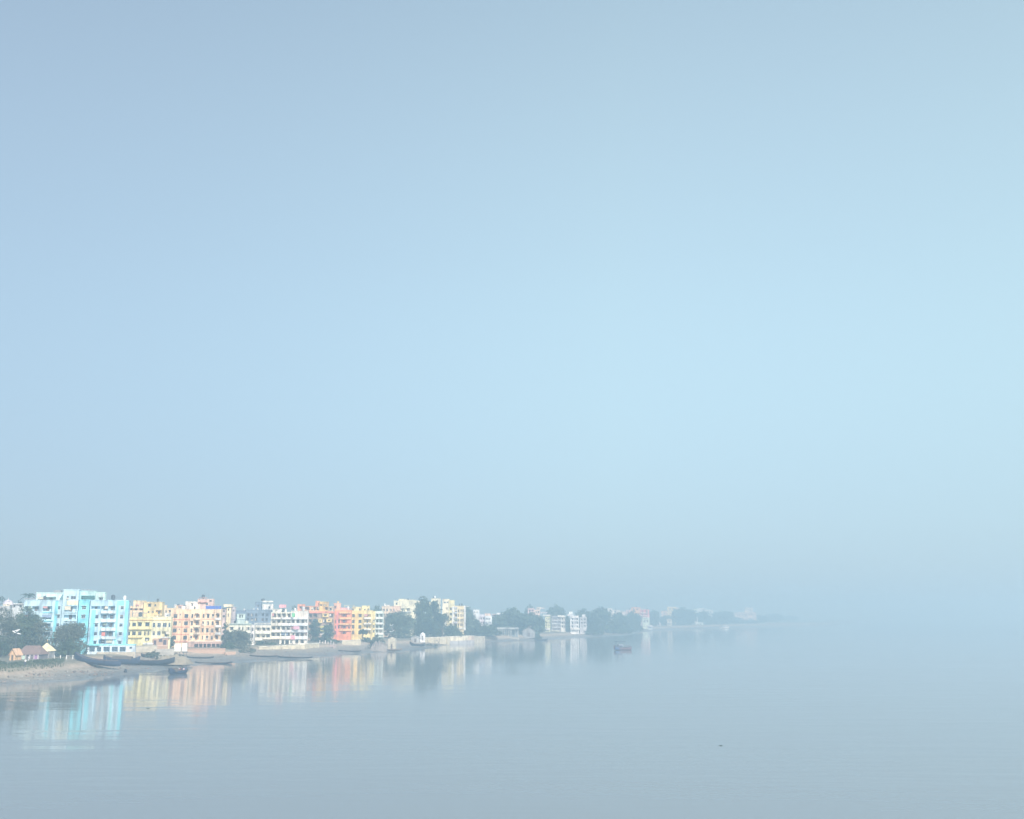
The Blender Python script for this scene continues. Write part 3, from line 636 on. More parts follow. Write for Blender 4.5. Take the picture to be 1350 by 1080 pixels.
B.block('ledge', paint(236, 206, 180), 1000, 200, 1060, 216, -.8, -.003); B.block('ledge', paint(200, 208, 214), 1020, 288, 1240, 300, -1.4, -.003)
B.done()

# ---- tall cream flats
B = Bld('cream_tower_flats', 'tall cream and butter flats right of the tree mass, last tall building of the row', C12, 800, 790, 5)
ct = paint(248, 238, 206); cb = paint(246, 226, 176); cw = paint(246, 244, 236)
RC = [(318, 362), (402, 448), (486, 530), (572, 616)]
B.vol(ct, 585, 140, 704, None, 10, .6, [('n', [(182, 204)], [(605, 640), (660, 690)]), ('v', [(285, 335), (370, 420), (455, 508), (540, 590)], [(650, 676)])])
B.vol(paint(248, 236, 180), 705, 160, 797, None, 10, 0, [('v', [(285, 332), (378, 424), (470, 516), (560, 612)], [(692 + 20, 756)])])
B.vol(cb, 798, 262, 968, None, 10, -.2, [('v', RC, [(802, 850)]), ('n', RC, [(862, 884), (906, 930), (942, 960)])])
B.block('pilaster', cw, 758, 265, 786, 660, -.45, -.003); B.block('pilaster', cw, 968, 250, 998, 690, -.45, 6)
for y in (272, 360, 446, 532): B.block('sunshade', paint(206, 208, 214), 792, y + 2, 852, y + 30, -.9, -.21)
B.block('roof_slab', paint(236, 240, 240), 985, 258, 1060, 266, 1, 8)
B.block('ground_pillar', paint(232, 224, 214), 868, 690, 890, 760, -.9, -.21); B.block('ledge', cw, 740, 640, 980, 662, -.8, -.46)
B.vol(paint(244, 240, 220), 480, 470, 655, None, 6, -5, [('n', [(488, 522)], [(540, 575)])])
B.done()
B = Bld('cream_hall', 'plain cream top storey showing between two tree crowns, left of the tall cream flats', C12, 850, 470, 4.6)
B.vol(ch, 385, 130, 550, None, 9, 0, [('n', [(160, 185)], [(480, 505)])]); B.vol(ch, 350, 178, 384, None, 6, 1)
B.done()

# ---- beyond the point
B = Bld('white_house', 'tiny white house top just right of the tall cream flats', C13, 850, 240, 4.4)
B.vol(paint(240, 244, 246), 188, 262, 296, None, 8, 0, [('v', [(285, 318)], [(200, 218), (228, 246), (256, 272)])])
B.done()
B = Bld('lilac_house', 'two storey lilac and white house over trees, right of the tall cream flats', C13, 885, 390, 4.4)
B.vol(paint(230, 222, 232), 262, 375, 398, None, 8, 0, [('n', [(395, 425), (470, 505)], [(280, 305), (320, 345), (358, 385)])])
B.vol(paint(240, 246, 250), 399, 372, 520, None, 8, -1, [('n', [(400, 428)], [(410, 430), (440, 458), (470, 490)]), ('v', [(470, 508)], [(408, 432), (444, 462), (474, 500)])])
B.vol(paint(240, 214, 196), 395, 328, 500, 370, 5, 1.5); B.vol(paint(236, 236, 244), 300, 345, 392, 374, 5, 2)
B.done()
B = Bld('white_shed', 'long low white roof among trees, right of the lilac house', C13, 960, 620, 4.4)
B.vol(paint(196, 186, 186), 530, 345, 700, None, 9, 0, [('n', [(355, 385)], [(560, 590), (640, 670)])], roof=False); B.block('roof', paint(246, 246, 246), 600, 312, 738, 338, -1.2, 10); B.block('roof', paint(226, 206, 200), 520, 330, 600, 346, -1, 10)
B.done()
B = Bld('ghat_pavilion', 'long open riverside pavilion with a row of columns under a flat roof', C13, 868, 800, 2.2, cat='pavilion')
pv = paint(178, 182, 180)
B.block('roof', pv, 612, 572, 1000, 604, -1, 7); B.posts('column', paint(184, 186, 182), [640, 672, 705, 740, 780, 820, 860, 935, 985], 605, 760, -.4, .5)
B.vol(paint(150, 162, 170), 640, 606, 990, None, 3, 4, [('n', [(640, 700)], [(700, 740), (800, 840)])], roof=False)
B.block('plinth', stone(190, 186, 176), 605, 742, 1005, None, -1.4, 8)
B.done()
B = Bld('pink_house', 'pink and cream house top above the trees, behind the column pavilion', C14, 1150, 330, 4.4)
B.vol(paint(238, 206, 206), 215, 232, 330, None, 9, 0, [('v', [(255, 282)], [(230, 270), (280, 318)])], rmat=paint(240, 226, 226)); B.vol(paint(240, 216, 200), 331, 262, 430, None, 9, .5, [('n', [(280, 310)], [(350, 375), (392, 415)])])
B.vol(paint(244, 236, 220), 370, 215, 440, 261, 6, 2, [('n', [(230, 250)], [(390, 410)])]); B.block('roof_slab', paint(240, 226, 220), 440, 222, 520, 236, 2, 8); B.block('roof_slab', paint(236, 226, 232), 430, 300, 560, 318, 1, 8)
B.done()
B = Bld('yellow_white_house', 'narrow pale yellow four storey house at left end of the distant white group', C14, 1075, 565, 4)
B.vol(paint(244, 244, 196), 525, 370, 612, None, 8, 0, [('n', [(405, 440), (465, 495), (520, 550), (570, 600)], [(540, 560), (580, 600)])]); B.block('roof_slab', cw, 485, 345, 615, 368, -1, 8); B.block('ledge', cw, 475, 585, 612, 615, -1.5, -.003)
B.done()
B = Bld('grey_flats', 'grey four storey flats with close rows of windows, middle of the distant white group', C14, 1085, 760, 4)
B.vol(paint(196, 196, 206), 640, 372, 800, None, 9, 0, [('n', [(392, 430), (455, 492), (520, 556), (585, 615)], [(650, 666), (674, 690), (698, 714), (722, 738), (752, 768), (776, 792)])]); B.vol(paint(236, 232, 222), 801, 385, 880, None, 9, -.6, [('v', [(395, 436), (466, 506), (532, 572)], [(812, 842), (850, 876)])]); B.block('roof_slab', cw, 745, 358, 882, 383, -1.2, 8)
for y in (438, 500, 562): B.block('ledge', paint(230, 232, 238), 640, y, 798, y + 12, -.4, -.003)
B.done()
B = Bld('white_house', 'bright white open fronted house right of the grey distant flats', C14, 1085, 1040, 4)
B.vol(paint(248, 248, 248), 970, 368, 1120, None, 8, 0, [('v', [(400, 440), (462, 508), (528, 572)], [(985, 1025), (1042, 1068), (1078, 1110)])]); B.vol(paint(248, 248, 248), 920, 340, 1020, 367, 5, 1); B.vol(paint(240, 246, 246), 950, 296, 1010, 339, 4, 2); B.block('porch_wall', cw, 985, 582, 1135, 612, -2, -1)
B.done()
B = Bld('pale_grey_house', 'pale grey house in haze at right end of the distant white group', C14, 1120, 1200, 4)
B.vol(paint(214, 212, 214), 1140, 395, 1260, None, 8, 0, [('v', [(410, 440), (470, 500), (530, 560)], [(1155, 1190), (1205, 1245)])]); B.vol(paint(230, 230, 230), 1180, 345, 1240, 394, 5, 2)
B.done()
B = Bld('beige_shed', 'small beige sloping shed on the bank before the distant white group', C14, 1050, 700, 2.5)
B.vol(paint(220, 214, 190), 640, 640, 770, None, 5, 0, [('n', [(648, 664)], [(670, 690), (720, 740)])], roof=False); B.block('roof', paint(232, 226, 196), 630, 626, 780, 640, -1, 6)
B.done()
B = Bld('coral_house', 'coral and mint house rising by the water beyond the little ferry', C15, 1760, 1080, 3.5)
co = paint(246, 150, 150)
B.vol(co, 1000, 190, 1160, 330, 9, .5, [('v', [(205, 238), (255, 282)], [(1020, 1060), (1080, 1140)])], rmat=paint(250, 190, 170)); B.vol(paint(226, 240, 220), 1040, 332, 1168, None, 9, 0, [('n', [(370, 410)], [(1065, 1090), (1115, 1140)])]); B.vol(paint(240, 216, 216), 990, 332, 1039, None, 9, 1, [('n', [(350, 390)], [(1005, 1025)])])
for y in (240, 290, 322): B.block('ledge', WHITE(), 1005, y, 1150, y + 12, -1, .49)
B.done()
B = Bld('white_canopy_shed', 'low white roofed shed at the foot of the coral house', C15, 1730, 1180, 2.5)
B.vol(paint(200, 210, 214), 1140, 490, 1215, None, 6, 0, [('n', [(498, 515)], [(1160, 1180)])], roof=False); B.block('roof', paint(250, 250, 250), 1125, 470, 1225, 490, -1.5, 7)
B.done()
B = Bld('orange_house', 'orange roofed house glowing faintly above trees, left of the coral house', C15, 1900, 920, 4)
B.vol(paint(246, 190, 140), 840, 150, 1000, None, 9, 0, [('n', [(165, 190)], [(870, 900), (930, 960)])], rmat=paint(250, 160, 90)); B.vol(paint(240, 200, 200), 740, 195, 838, None, 9, 1, [('n', [(210, 235)], [(770, 800)])])
B.done()
B = Bld('long_pale_house', 'long pale flat roofed house faint above the middle trees', C15, 1850, 620, 4)
B.vol(paint(232, 226, 216), 430, 195, 640, None, 9, 0, [('n', [(205, 228)], [(470, 500), (540, 570)])]); B.vol(paint(240, 246, 246), 420, 165, 505, 194, 6, 1); B.vol(paint(236, 222, 220), 641, 225, 760, None, 8, .5)
B.done()
B = Bld('peach_hall', 'faint peach and cream hall above far trees, right of the coral house', C16, 2500, 480, 4)
B.vol(paint(244, 224, 170), 400, 275, 560, None, 10, 0, [('n', [(295, 320)], [(430, 460), (500, 530)])]); B.vol(paint(240, 220, 210), 561, 290, 622, None, 10, 1); B.vol(paint(240, 206, 180), 295, 350, 399, None, 9, 1, [('n', [(370, 395)], [(330, 360)])])
B.done()
B = Bld('cream_riverside_house', 'small cream riverside house under the faint peach hall', C16, 2050, 440, 3)
B.vol(paint(240, 230, 206), 398, 495, 480, None, 8, 0, [('v', [(505, 535), (560, 590)], [(410, 465)])]); B.block('roof_slab', cw, 405, 545, 488, 562, -2, -.003)
B.done()
B = Bld('white_hut', 'little white riverside hut between the coral house and the cream riverside house', C16, 2000, 225, 3)
B.vol(paint(236, 236, 240), 165, 560, 285, None, 6, 0, [('n', [(575, 600)], [(185, 205), (240, 262)])]); B.vol(paint(240, 240, 240), 195, 545, 262, 559, 4, 1)
B.done()
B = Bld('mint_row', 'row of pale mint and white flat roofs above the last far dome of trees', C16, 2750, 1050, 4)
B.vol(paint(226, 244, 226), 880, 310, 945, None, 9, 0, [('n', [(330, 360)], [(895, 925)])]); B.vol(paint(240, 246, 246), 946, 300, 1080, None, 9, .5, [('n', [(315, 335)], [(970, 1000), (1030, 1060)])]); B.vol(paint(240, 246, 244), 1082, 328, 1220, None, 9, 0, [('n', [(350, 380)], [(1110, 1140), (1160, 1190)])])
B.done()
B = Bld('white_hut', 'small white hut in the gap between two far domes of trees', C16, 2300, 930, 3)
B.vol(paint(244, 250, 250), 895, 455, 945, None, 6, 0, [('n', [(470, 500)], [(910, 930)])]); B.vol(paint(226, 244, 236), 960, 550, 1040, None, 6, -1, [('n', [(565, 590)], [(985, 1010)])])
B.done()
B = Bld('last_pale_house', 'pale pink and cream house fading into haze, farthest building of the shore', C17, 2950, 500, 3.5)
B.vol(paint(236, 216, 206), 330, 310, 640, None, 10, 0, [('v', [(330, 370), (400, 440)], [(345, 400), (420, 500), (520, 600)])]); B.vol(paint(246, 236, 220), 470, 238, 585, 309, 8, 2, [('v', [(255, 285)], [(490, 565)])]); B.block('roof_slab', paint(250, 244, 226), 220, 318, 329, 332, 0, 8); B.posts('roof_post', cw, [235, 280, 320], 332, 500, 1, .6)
B.done()
# houses behind the trees at the left edge
B = Bld('domed_house', 'low white house with a small dome, peeping over trees at the left edge', C1, 430, 90, 4.2)
B.vol(paint(196, 198, 200), -40, 405, 170, None, 9, 0, [('n', [(425, 470)], [(20, 50), (90, 120)])]); B.vol(paint(240, 228, 206), 50, 370, 165, 404, 6, 1)
s_ = MB(); B.off = 3; u_, z_ = B.uv(135, 372); s_.lathe([(2.1, 0), (2.0, .7), (1.5, 1.5), (.7, 2.0), (.15, 2.2), (.12, 2.8), (0, 2.9)], (u_, 4, z_)); B.part('dome', s_, paint(222, 214, 224)); B.done()
B = Bld('long_white_house', 'long low white roof between the domed house and the turquoise block', C1, 440, 310, 4.2)
B.vol(paint(200, 206, 210), 200, 362, 428, None, 8, 0, [('n', [(378, 410)], [(240, 275), (350, 385)])]); B.block('roof_slab', paint(244, 244, 240), 190, 348, 428, 360, -.8, 8); B.done()

# ================================================================ trees
def lobes_for(kind, w, h, R):
    r = w / 2; L = []
    if kind == 'dome':
        n = 15
        for i in range(n):
            t = R.uniform(0, 6.283); q = math.sqrt(R.uniform(0, 1)) * .72
            zz = h * (.30 + .50 * math.sqrt(max(0, 1 - q * q)) * R.uniform(.55, 1))
            rad = r * R.uniform(.27, .42); rad = min(rad, h * .34)
            L.append((r * q * math.cos(t), r * q * math.sin(t) * .8, min(zz, h - rad * .85), rad))
        L.append((0, 0, h - min(r * .45, h * .3) * .9, min(r * .45, h * .3)))
        for t in (0, 1.1, 2.1, 3.14, 4.2, 5.2): L.append((r * .66 * math.cos(t), r * .6 * math.sin(t), h * R.uniform(.22, .42), min(r * .34, h * .26)))
        for t in (3.6, 4.3, 5.0, 5.7): L.append((r * .55 * math.cos(t), r * .6 * math.sin(t), h * .17, min(r * .34, h * .2)))
    elif kind == 'tall':
        for i in range(20):
            f = R.uniform(.18, .93); env = math.sin(math.pi * min(1, (f * .85 + .12))) ** .7
            t = R.uniform(0, 6.283); q = r * env * R.uniform(.2, .72); rad = r * R.uniform(.24, .40) * (1.15 - .45 * f)
            L.append((q * math.cos(t), q * math.sin(t), min(h * f, h - rad * .9), rad))
        L += [(0, 0, h - r * .3, r * .3), (r * .12, 0, h - r * .62, r * .38), (-r * .2, 0, h * .72, r * .42), (0, 0, h * .55, r * .55), (r * .3, 0, h * .4, r * .5), (-r * .3, 0, h * .35, r * .5), (0, -r * .2, h * .2, r * .5)]
    elif kind == 'spread':                      # umbrella crown on a bare stem
        for i in range(12):
            t = R.uniform(0, 6.283); q = r * math.sqrt(R.uniform(0, 1)) * .75; rad = min(r * R.uniform(.25, .36), h * .2)
            L.append((q * math.cos(t), q * math.sin(t), h * R.uniform(.62, .84), rad))
    elif kind == 'bush':                        # bush: leaves from the ground up
        for i in range(13):
            t = R.uniform(0, 6.283); q = math.sqrt(R.uniform(0, 1)) * .75; rad = min(r * R.uniform(.25, .42), h * .42)
            L.append((r * q * math.cos(t), r * q * math.sin(t) * .8, max(rad * .5, (h - rad) * math.sqrt(max(0, 1 - q * q)) * R.uniform(.4, 1)), rad))
        L.append((0, 0, h - min(r * .4, h * .4) * .9, min(r * .4, h * .4)))
        for t in (0, 3.14, 3.8, 5.6, 4.7): L.append((r * .72 * math.cos(t), r * .6 * math.sin(t), h * .2, min(r * .3, h * .3)))
    for l in R.sample(L, min(9, len(L))):        # loose outer sprays
        d = Vector((R.gauss(0, 1), R.gauss(0, .8), abs(R.gauss(.3, .8)))).normalized() * l[3]
        q = l[3] * R.uniform(.28, .42); z_ = l[2] + d.z
        if z_ + q < h * 1.02 and abs(l[0] + d.x) + q < r * 1.08: L.append((l[0] + d.x, l[1] + d.y, z_, q))
    return L
def crown_mb(L, leaf_s, n, R):
    b = MB(); wts = [l[3] ** 2 for l in L]; cl = 0
    while cl < n:
        l = R.choices(L, wts)[0]
        d = Vector((R.gauss(0, 1), R.gauss(0, 1), R.gauss(.25, 1))).normalized(); rr = l[3] * (R.uniform(.62, 1.06))
        c = Vector(l[:3]) + d * rr; sg = l[3] * .17
        for _ in range(R.randint(5, 10)):
            p = c + Vector((R.gauss(0, sg), R.gauss(0, sg), R.gauss(0, sg * .8)))
            if p.z < .15: continue
            nn = (d + Vector((R.gauss(0, .6), R.gauss(0, .6), R.gauss(.3, .6)))).normalized(); x = nn.orthogonal().normalized(); y = nn.cross(x)
            a = R.uniform(0, 6.283); X = (x * math.cos(a) + y * math.sin(a)); Y = nn.cross(X); s = leaf_s * R.uniform(.55, 1.3)
            b.face([p - X * s, p - Y * s * .5 + nn * s * .1, p + X * s, p + Y * s * .5 + nn * s * .1]); cl += 1
    return b
def trunk_mb(L, w, h, R, stems=1):
    b = MB(); tr = max(.12, .035 * h)
    low = min(l[2] for l in L); fork = max(h * .14, low * .7)
    b.tube([(0, 0, -1.2), (0, 0, .1), (R.uniform(-.1, .1), 0, fork * .6), (R.uniform(-.2, .2), .05, fork)], [tr * 1.5, tr * 1.25, tr, tr * .85], 8)
    for l in R.sample(L, min(7, len(L))):
        e = Vector(l[:3]); s = Vector((0, 0, fork * R.uniform(.75, 1))); mid = (s + e) / 2 + Vector((0, 0, l[3] * .25))
        b.tube([s, mid, e], [tr * .6, tr * .4, tr * .12], 6)
    return b
_PROTO = {}
def tree(label, p0, p1, top, D, kind='dome', mat=None, name=None, group=None, seed=0, base=None, dens=1.0, leaf_px=1.35):
    D = rm(D); px = (p0 + p1) / 2; pt = at_Y(px, 830, D); x = pt.x; zb = base if base is not None else max(0.2, gz(x, D))
    wd = (p1 - p0) / F * D / CP; ht = at_Y(px, top, D).z - zb
    mat = mat or LEAF(); R = random.Random(seed * 77 + int(px) * 13 + int(D))
    name = name or {'dome': 'broad_tree', 'tall': 'tall_tree', 'spread': 'umbrella_tree', 'bush': 'bush'}[kind]
    root = empty(name, (x, D, zb)); tag(root, label, 'bush' if kind == 'bush' else 'tree', group)
    if D < 700:
        L = lobes_for(kind, wd, ht, R); ls = leaf_px * D / F
        n = int(dens * 3.0 * sum(4 * l[3] ** 2 for l in L) / (ls * ls)); n = max(700, min(n, 12000))
        crown_mb(L, ls * .75, n, R).build('crown', mat, root); trunk_mb(L, wd, ht, R).build('trunk', BARK(), root)
    else:
        k = (kind, seed % 4, mat.name)
        if k not in _PROTO:
            RR = random.Random(seed % 4 + 5); L = lobes_for(kind, 18, 14, RR)
            _PROTO[k] = (crown_mb(L, .75, 4200, RR).mesh('crown', mat), trunk_mb(L, 18, 14, RR).mesh('trunk', BARK()))
        for nm, me in zip(('crown', 'trunk'), _PROTO[k]):
            o = bpy.data.objects.new(nm, me); COL.objects.link(o); o.parent = root
        root.scale = (wd / 18, wd / 18, ht / 14); root.rotation_euler.z = R.uniform(-.5, .5)
    return root
TG = 'trees along the bank'
tree('broad dusty green tree cut by the left picture edge, behind the orange shrine', -20, 27, 801.5, 352, 'dome', LEAF2(), group=TG, seed=1)
tree('broad dark tree behind the brown tiled hall and the lamp mast', 8, 56, 802, 362, 'dome', LEAF(), group=TG, seed=2)
tree('thinner leafy tree hiding the lower floors at the left of the turquoise block', 36, 72, 817, 353, 'tall', LEAF2(), group=TG, seed=3, dens=.55)
tree('rounded brownish grey tree in front of the middle of the turquoise block', 67, 118, 821, 352, 'dome', LEAF2(), group=TG, seed=4)
tree('dark low bushy tree between the turquoise block and the white fence posts', 78, 108, 842, 345, 'bush', LEAF(), group=TG, seed=4)
tree('dark shaded bush under the big tree at the left picture edge', -10, 16, 838, 338, 'bush', LEAF3(), group=TG, seed=5)
tree('tree crown rising above the small dome at the far left', -14, 9, 787, 500, 'dome', LEAF3(), group=TG, seed=6)
tree('tall dark tree top behind the broad trees at left, under the palm', 16, 50, 798, 385, 'dome', LEAF(), group=TG, seed=31)
tree('small dark tree top between domed house and palm', 13, 31, 791, 480, 'tall', LEAF3(), group=TG, seed=7)
tree('small dark tree leaning against the left edge of the white billboard', 217, 233, 838, 440, 'tall', LEAF3(), group=TG, seed=8)
tree('narrow dark tree in the gap right of the arched flats', 290, 304, 820, 492, 'tall', LEAF3(), group=TG, seed=9)
tree('spreading dusty bush in front of the low two storey cream house', 297, 333, 832, 462, 'dome', LEAF2(), group=TG, seed=10)
tree('low dark bush at the right foot of the arched flats', 292, 312, 846, 446, 'bush', LEAF(), group=TG, seed=10)
tree('rounded green bush before the left end of the white flats', 337, 353, 845, 508, 'bush', LEAF3(), group=TG, seed=11)
tree('second low bush before the ground floor of the white flats', 351, 367, 847, 510, 'bush', LEAF(), group=TG, seed=12)
tree('distant dark tree top over the roof of the white flats', 379, 394, 799, 680, 'dome', LEAF(), group=TG, seed=13)
tree('dark tree against the right end wall of the white flats', 404, 426, 816, 592, 'tall', LEAF3(), group=TG, seed=14)
tree('dark tree standing left of the salmon flats', 421, 443, 823, 596, 'tall', LEAF(), group=TG, seed=15)
tree('low dark bush at the foot of the tree left of the salmon flats', 408, 446, 838, 580, 'bush', LEAF3(), group=TG, seed=16)
tree('small umbrella shaped tree before the butter yellow flats', 471, 485, 829, 612, 'spread', LEAF3(), group=TG, seed=17)
tree('low dark hedge bush below the butter yellow flats', 474, 492, 840, 600, 'bush', LEAF3(), group=TG, seed=18)
tree('low bush below the mint flats', 488, 508, 837, 606, 'bush', LEAF(), group=TG, seed=19)
tree('faint dark tree top in the notch between yellow flats and peach rooftop house', 487, 505, 800, 830, 'dome', LEAF(), group=TG, seed=20)
tree('big smooth dome shaped tree left in the central tree mass', 503, 549, 807, 700, 'dome', LEAF(), group=TG, seed=21, dens=1.3)
tree('tallest tree of the central mass, with a pointed top', 541, 574, 785.5, 712, 'tall', LEAF(), group=TG, seed=22, dens=1.3)
tree('tall irregular tree right in the central mass, overlapping the cream tower', 557, 588, 792.5, 722, 'tall', LEAF3(), group=TG, seed=23, dens=1.3)
tree('small tree with a side branch against the cream tower flats', 572, 594, 806, 726, 'spread', LEAF(), group=TG, seed=24)
tree('dark trees foot filling the wall top under the central mass', 545, 582, 816, 706, 'bush', LEAF3(), group=TG, seed=25)
tree('low wide tree at the foot of the cream tower flats, behind the river wall', 574, 607, 823, 738, 'bush', LEAF(), group=TG, seed=26)
tree('small bush beside the pilotis of the cream tower flats', 594, 612, 830, 775, 'bush', LEAF3(), group=TG, seed=27)
FG = 'far trees fading into haze'
for a in (
    ('tree directly right of the cream tower flats', 603, 629, 800.5, 960, 'dome', 1), ('tree below the tiny white house', 606, 634, 809.5, 835, 'bush', 1), ('wide tree below the lilac house', 622, 662, 823, 828, 'bush', 2), ('low tree below the grey distant flats', 742, 772, 815, 1180, 'bush', 0), ('low dark scrub before the flat topped tree', 796, 820, 818, 1250, 'bush', 1), ('low tree before the coral house', 828, 848, 816, 1500, 'bush', 2),
    ('tree between lilac house and column pavilion', 640, 668, 811, 900, 'dome', 3), ('wide tree above the column pavilion roof', 656, 696, 802.5, 945, 'dome', 0),
    ('tree right of the column pavilion', 684, 718, 808, 930, 'dome', 1), ('bush along the water right of the thatched shed', 702, 715, 834, 905, 'bush', 2),
    ('dark tree top behind the pink house', 690, 706, 798, 1300, 'dome', 2), ('rounded tree above the narrow pale yellow house', 719, 746, 798, 1300, 'dome', 3),
    ('tree left of the narrow pale yellow house', 705, 720, 816, 1020, 'tall', 0), ('small tree in the gap of the distant white group', 743, 754, 812, 1130, 'tall', 1),
    ('tree behind the pale grey house', 756, 784, 803.5, 1250, 'dome', 1), ('large dome tree right of the distant white group', 776, 808, 801, 1220, 'dome', 2),
    ('bush at water level right of the distant white group', 768, 796, 824, 1130, 'bush', 3), ('flat topped tree left of the coral house', 802, 832, 808, 1400, 'dome', 0),
    ('tree against the left side of the coral house', 824, 846, 806, 1560, 'dome', 1), ('low bush along the mud spit before the ferry', 806, 834, 822, 1300, 'bush', 2),
    ('tree against the right side of the coral house', 853, 870, 804.5, 1950, 'dome', 3), ('low trees under the peach hall', 866, 892, 812, 2150, 'dome', 0),
    ('wide dome tree under the peach and mint roofs', 883, 919, 801.5, 2250, 'dome', 1), ('rounded tree below the mint roofs', 915, 940, 806, 2380, 'dome', 2),
    ('last clear dome tree, above the white motor boat', 938, 968, 805.5, 2600, 'dome', 3), ('low faint tree before the farthest pale house', 958, 985, 814, 2800, 'bush', 0), ('low faint bush at the right foot of the farthest pale house', 978, 1000, 817, 2850, 'bush', 1), ('low tree before the mint roofs', 930, 946, 812, 2500, 'bush', 2),
    ('faint tree right of the farthest pale house', 989, 1012, 811, 3100, 'dome', 1), ('ghostly tree, next to last along the shore', 1006, 1034, 809, 3900, 'dome', 2),
    ('ghostly last tree of the shore', 1028, 1054, 812, 4700, 'dome', 3)):
    tree('hazy ' + a[0], a[1], a[2], a[3], a[4], a[5], LEAF(), group=FG, seed=a[6])
# small bank bushes
for lb, p0, p1, tp, D, mt in (('round olive bush on the shore below the white gabled temple', 47, 65, 869, 297, LEAF4()), ('low green bush by the left edge, under the orange shrine', -6, 14, 871, 290, LEAF4()), ('low green scrub below the brown tiled hall', 14, 36, 874, 288, LEAF4()),
    ('scrubby bush on the slope below the lemon yellow building', 194, 214, 857.5, 398, LEAF4()), ('low scrub at the foot of the billboard posts', 224, 246, 861.5, 396, LEAF4()), ('scrub on the bank between the brick embankment and the long cream river wall', 312, 340, 853, 452, LEAF2()), ('scrub over the top of the broken bathing steps', 426, 450, 843, 568, LEAF()), ('scrub growing on the rubble heap', 486, 506, 841, 560, LEAF2()), ('weeds at the foot of the first pale river wall section', 556, 580, 849, 655, LEAF2()), ('grey green scrub right of the beached black boats', 208, 226, 863, 378, LEAF2())):
    tree(lb, p0, p1, tp, D, 'bush', mt, group='bank scrub', seed=int(p0), dens=.6)

def palm(label, px, top, D, zb=None):
    D = rm(D)
    pt = at_Y(px, 830, D); zb = gz(pt.x, D); R = random.Random(3); h = at_Y(px, top, D).z - zb
    root = empty('palm_tree', (pt.x, D, zb)); tag(root, label, 'palm')
    b = MB(); b.tube([(0, 0, -1), (.2, 0, h * .4), (.1, .1, h * .7), (-.2, 0, h - 1.6)], [.32, .24, .2, .17], 8); b.build('trunk', BARK(), root)
    b = MB()
    for i in range(15):
        t = i * 6.283 / 15 + R.uniform(-.2, .2); el = R.uniform(.1, 1.2); ln = R.uniform(3.2, 4.3); p = Vector((-.2, 0, h - 1.6)); pr = []
        for s in range(9):
            f = s / 8; pr.append(p + Vector((math.cos(t) * ln * f * math.cos(el * .6), math.sin(t) * ln * f * math.cos(el * .6), ln * (math.sin(el) * f - .75 * f * f))))
        sd_ = Vector((-math.sin(t), math.cos(t), 0))
        for s in range(8):
            m_ = (pr[s] + pr[s + 1]) / 2; wv = .75 * math.sin(math.pi * (s + 1) / 9.5) + .1
            for sg in (1, -1): b.face([pr[s], m_ + sd_ * sg * wv - Vector((0, 0, wv * .5)), pr[s + 1]])
    b.build('crown', LEAF3(), root)
palm('palm with ragged fronds standing above the long white roof, left of the turquoise block', 34.5, 780.5, 455)

# ================================================================ walls, steps, huts
def wall_thing(name, label, p0, t0, D0, p1, t1, D1, mat, th=.8, zb=-1.0, coping=None, group=None, butt=0):
    D0, D1 = rm(D0), rm(D1); a = at_Y(p0, t0, D0); c = at_Y(p1, t1, D1); d = Vector((c.x - a.x, c.y - a.y, 0)); ln = d.length
    root = empty(name, (a.x, a.y, 0), math.atan2(d.y, d.x)); tag(root, label, 'wall', group)
    b = MB(); b.prism([(0, zb), (ln, zb), (ln, c.z), (0, a.z)], 0, th); b.build('masonry', mat, root)
    if coping: b = MB(); b.prism([(-.1, a.z + .003), (ln + .1, c.z + .003), (ln + .1, c.z + .3), (-.1, a.z + .3)], -.15, th + .15); b.build('coping', coping, root)
    for i in range(butt):
        f = (i + .5) / butt; b = MB(); b.box(ln * f - .25, ln * f + .25, -.45, -.004, zb, a.z + (c.z - a.z) * f - .4); b.build('buttress', mat, root)
    return root
sg_, sy_, sc_ = stone(208, 200, 182), stone(224, 214, 188), stone(196, 190, 180)
wall_thing('brick_wall', 'brown brick embankment below the pillared floor of the arched flats', 245, 856.2, 430, 297, 855.6, 436, brick(), zb=-.3, coping=brick())
wall_thing('brick_wall', 'low end of brick embankment stepping down beside the dusty bush', 297.3, 860, 434, 311, 859, 438, brick(), zb=-.3)
wall_thing('river_wall', 'long cream river wall in front of the white flats', 341, 853.5, 494, 402, 850.2, 512, sy_, zb=0, coping=paint(232, 226, 204), butt=5)
wall_thing('river_wall', 'short cream wall right of the white flats, before dark trees', 402.5, 849.6, 512, 421, 848.6, 535, sy_, zb=0, coping=paint(236, 232, 214))
wall_thing('river_wall', 'low pale wall in front of the salmon flats', 451, 845, 575, 476, 844, 585, sy_, zb=0, coping=paint(226, 220, 202))
wall_thing('yard_wall', 'beige yard wall below the lemon yellow building', 178, 852.5, 408, 207, 851.5, 416, sg_, zb=2, coping=sg_)
wall_thing('yard_wall', 'low greyish wall between lemon yellow building and the billboard', 205, 856, 402, 230, 855.5, 408, sc_, zb=1.5)
wc_ = paint(244, 238, 220)
wall_thing('river_wall', 'pale river wall section carrying the white shrine hut', 555.5, 841.4, 676, 574.3, 840.6, 690, sy_, zb=-1, coping=wc_, group='river wall sections at the point', butt=6)
wcr = wall_thing('river_wall', 'river wall section with a sloping dark crack line, middle of the point', 574.8, 840.6, 691, 593, 839.8, 706, sy_, zb=-1, coping=wc_, group='river wall sections at the point', butt=2)
wall_thing('river_wall', 'brightest river wall section with a clean white cap, below the tower', 593.5, 839.6, 720, 617, 838.7, 752, paint(240, 230, 204), zb=-1, coping=wc_, group='river wall sections at the point')
wall_thing('river_wall', 'short river wall section with a brown stain at its top', 617.3, 838.9, 752, 625, 838.6, 762, paint(216, 196, 176), zb=-1, coping=wc_, group='river wall sections at the point')
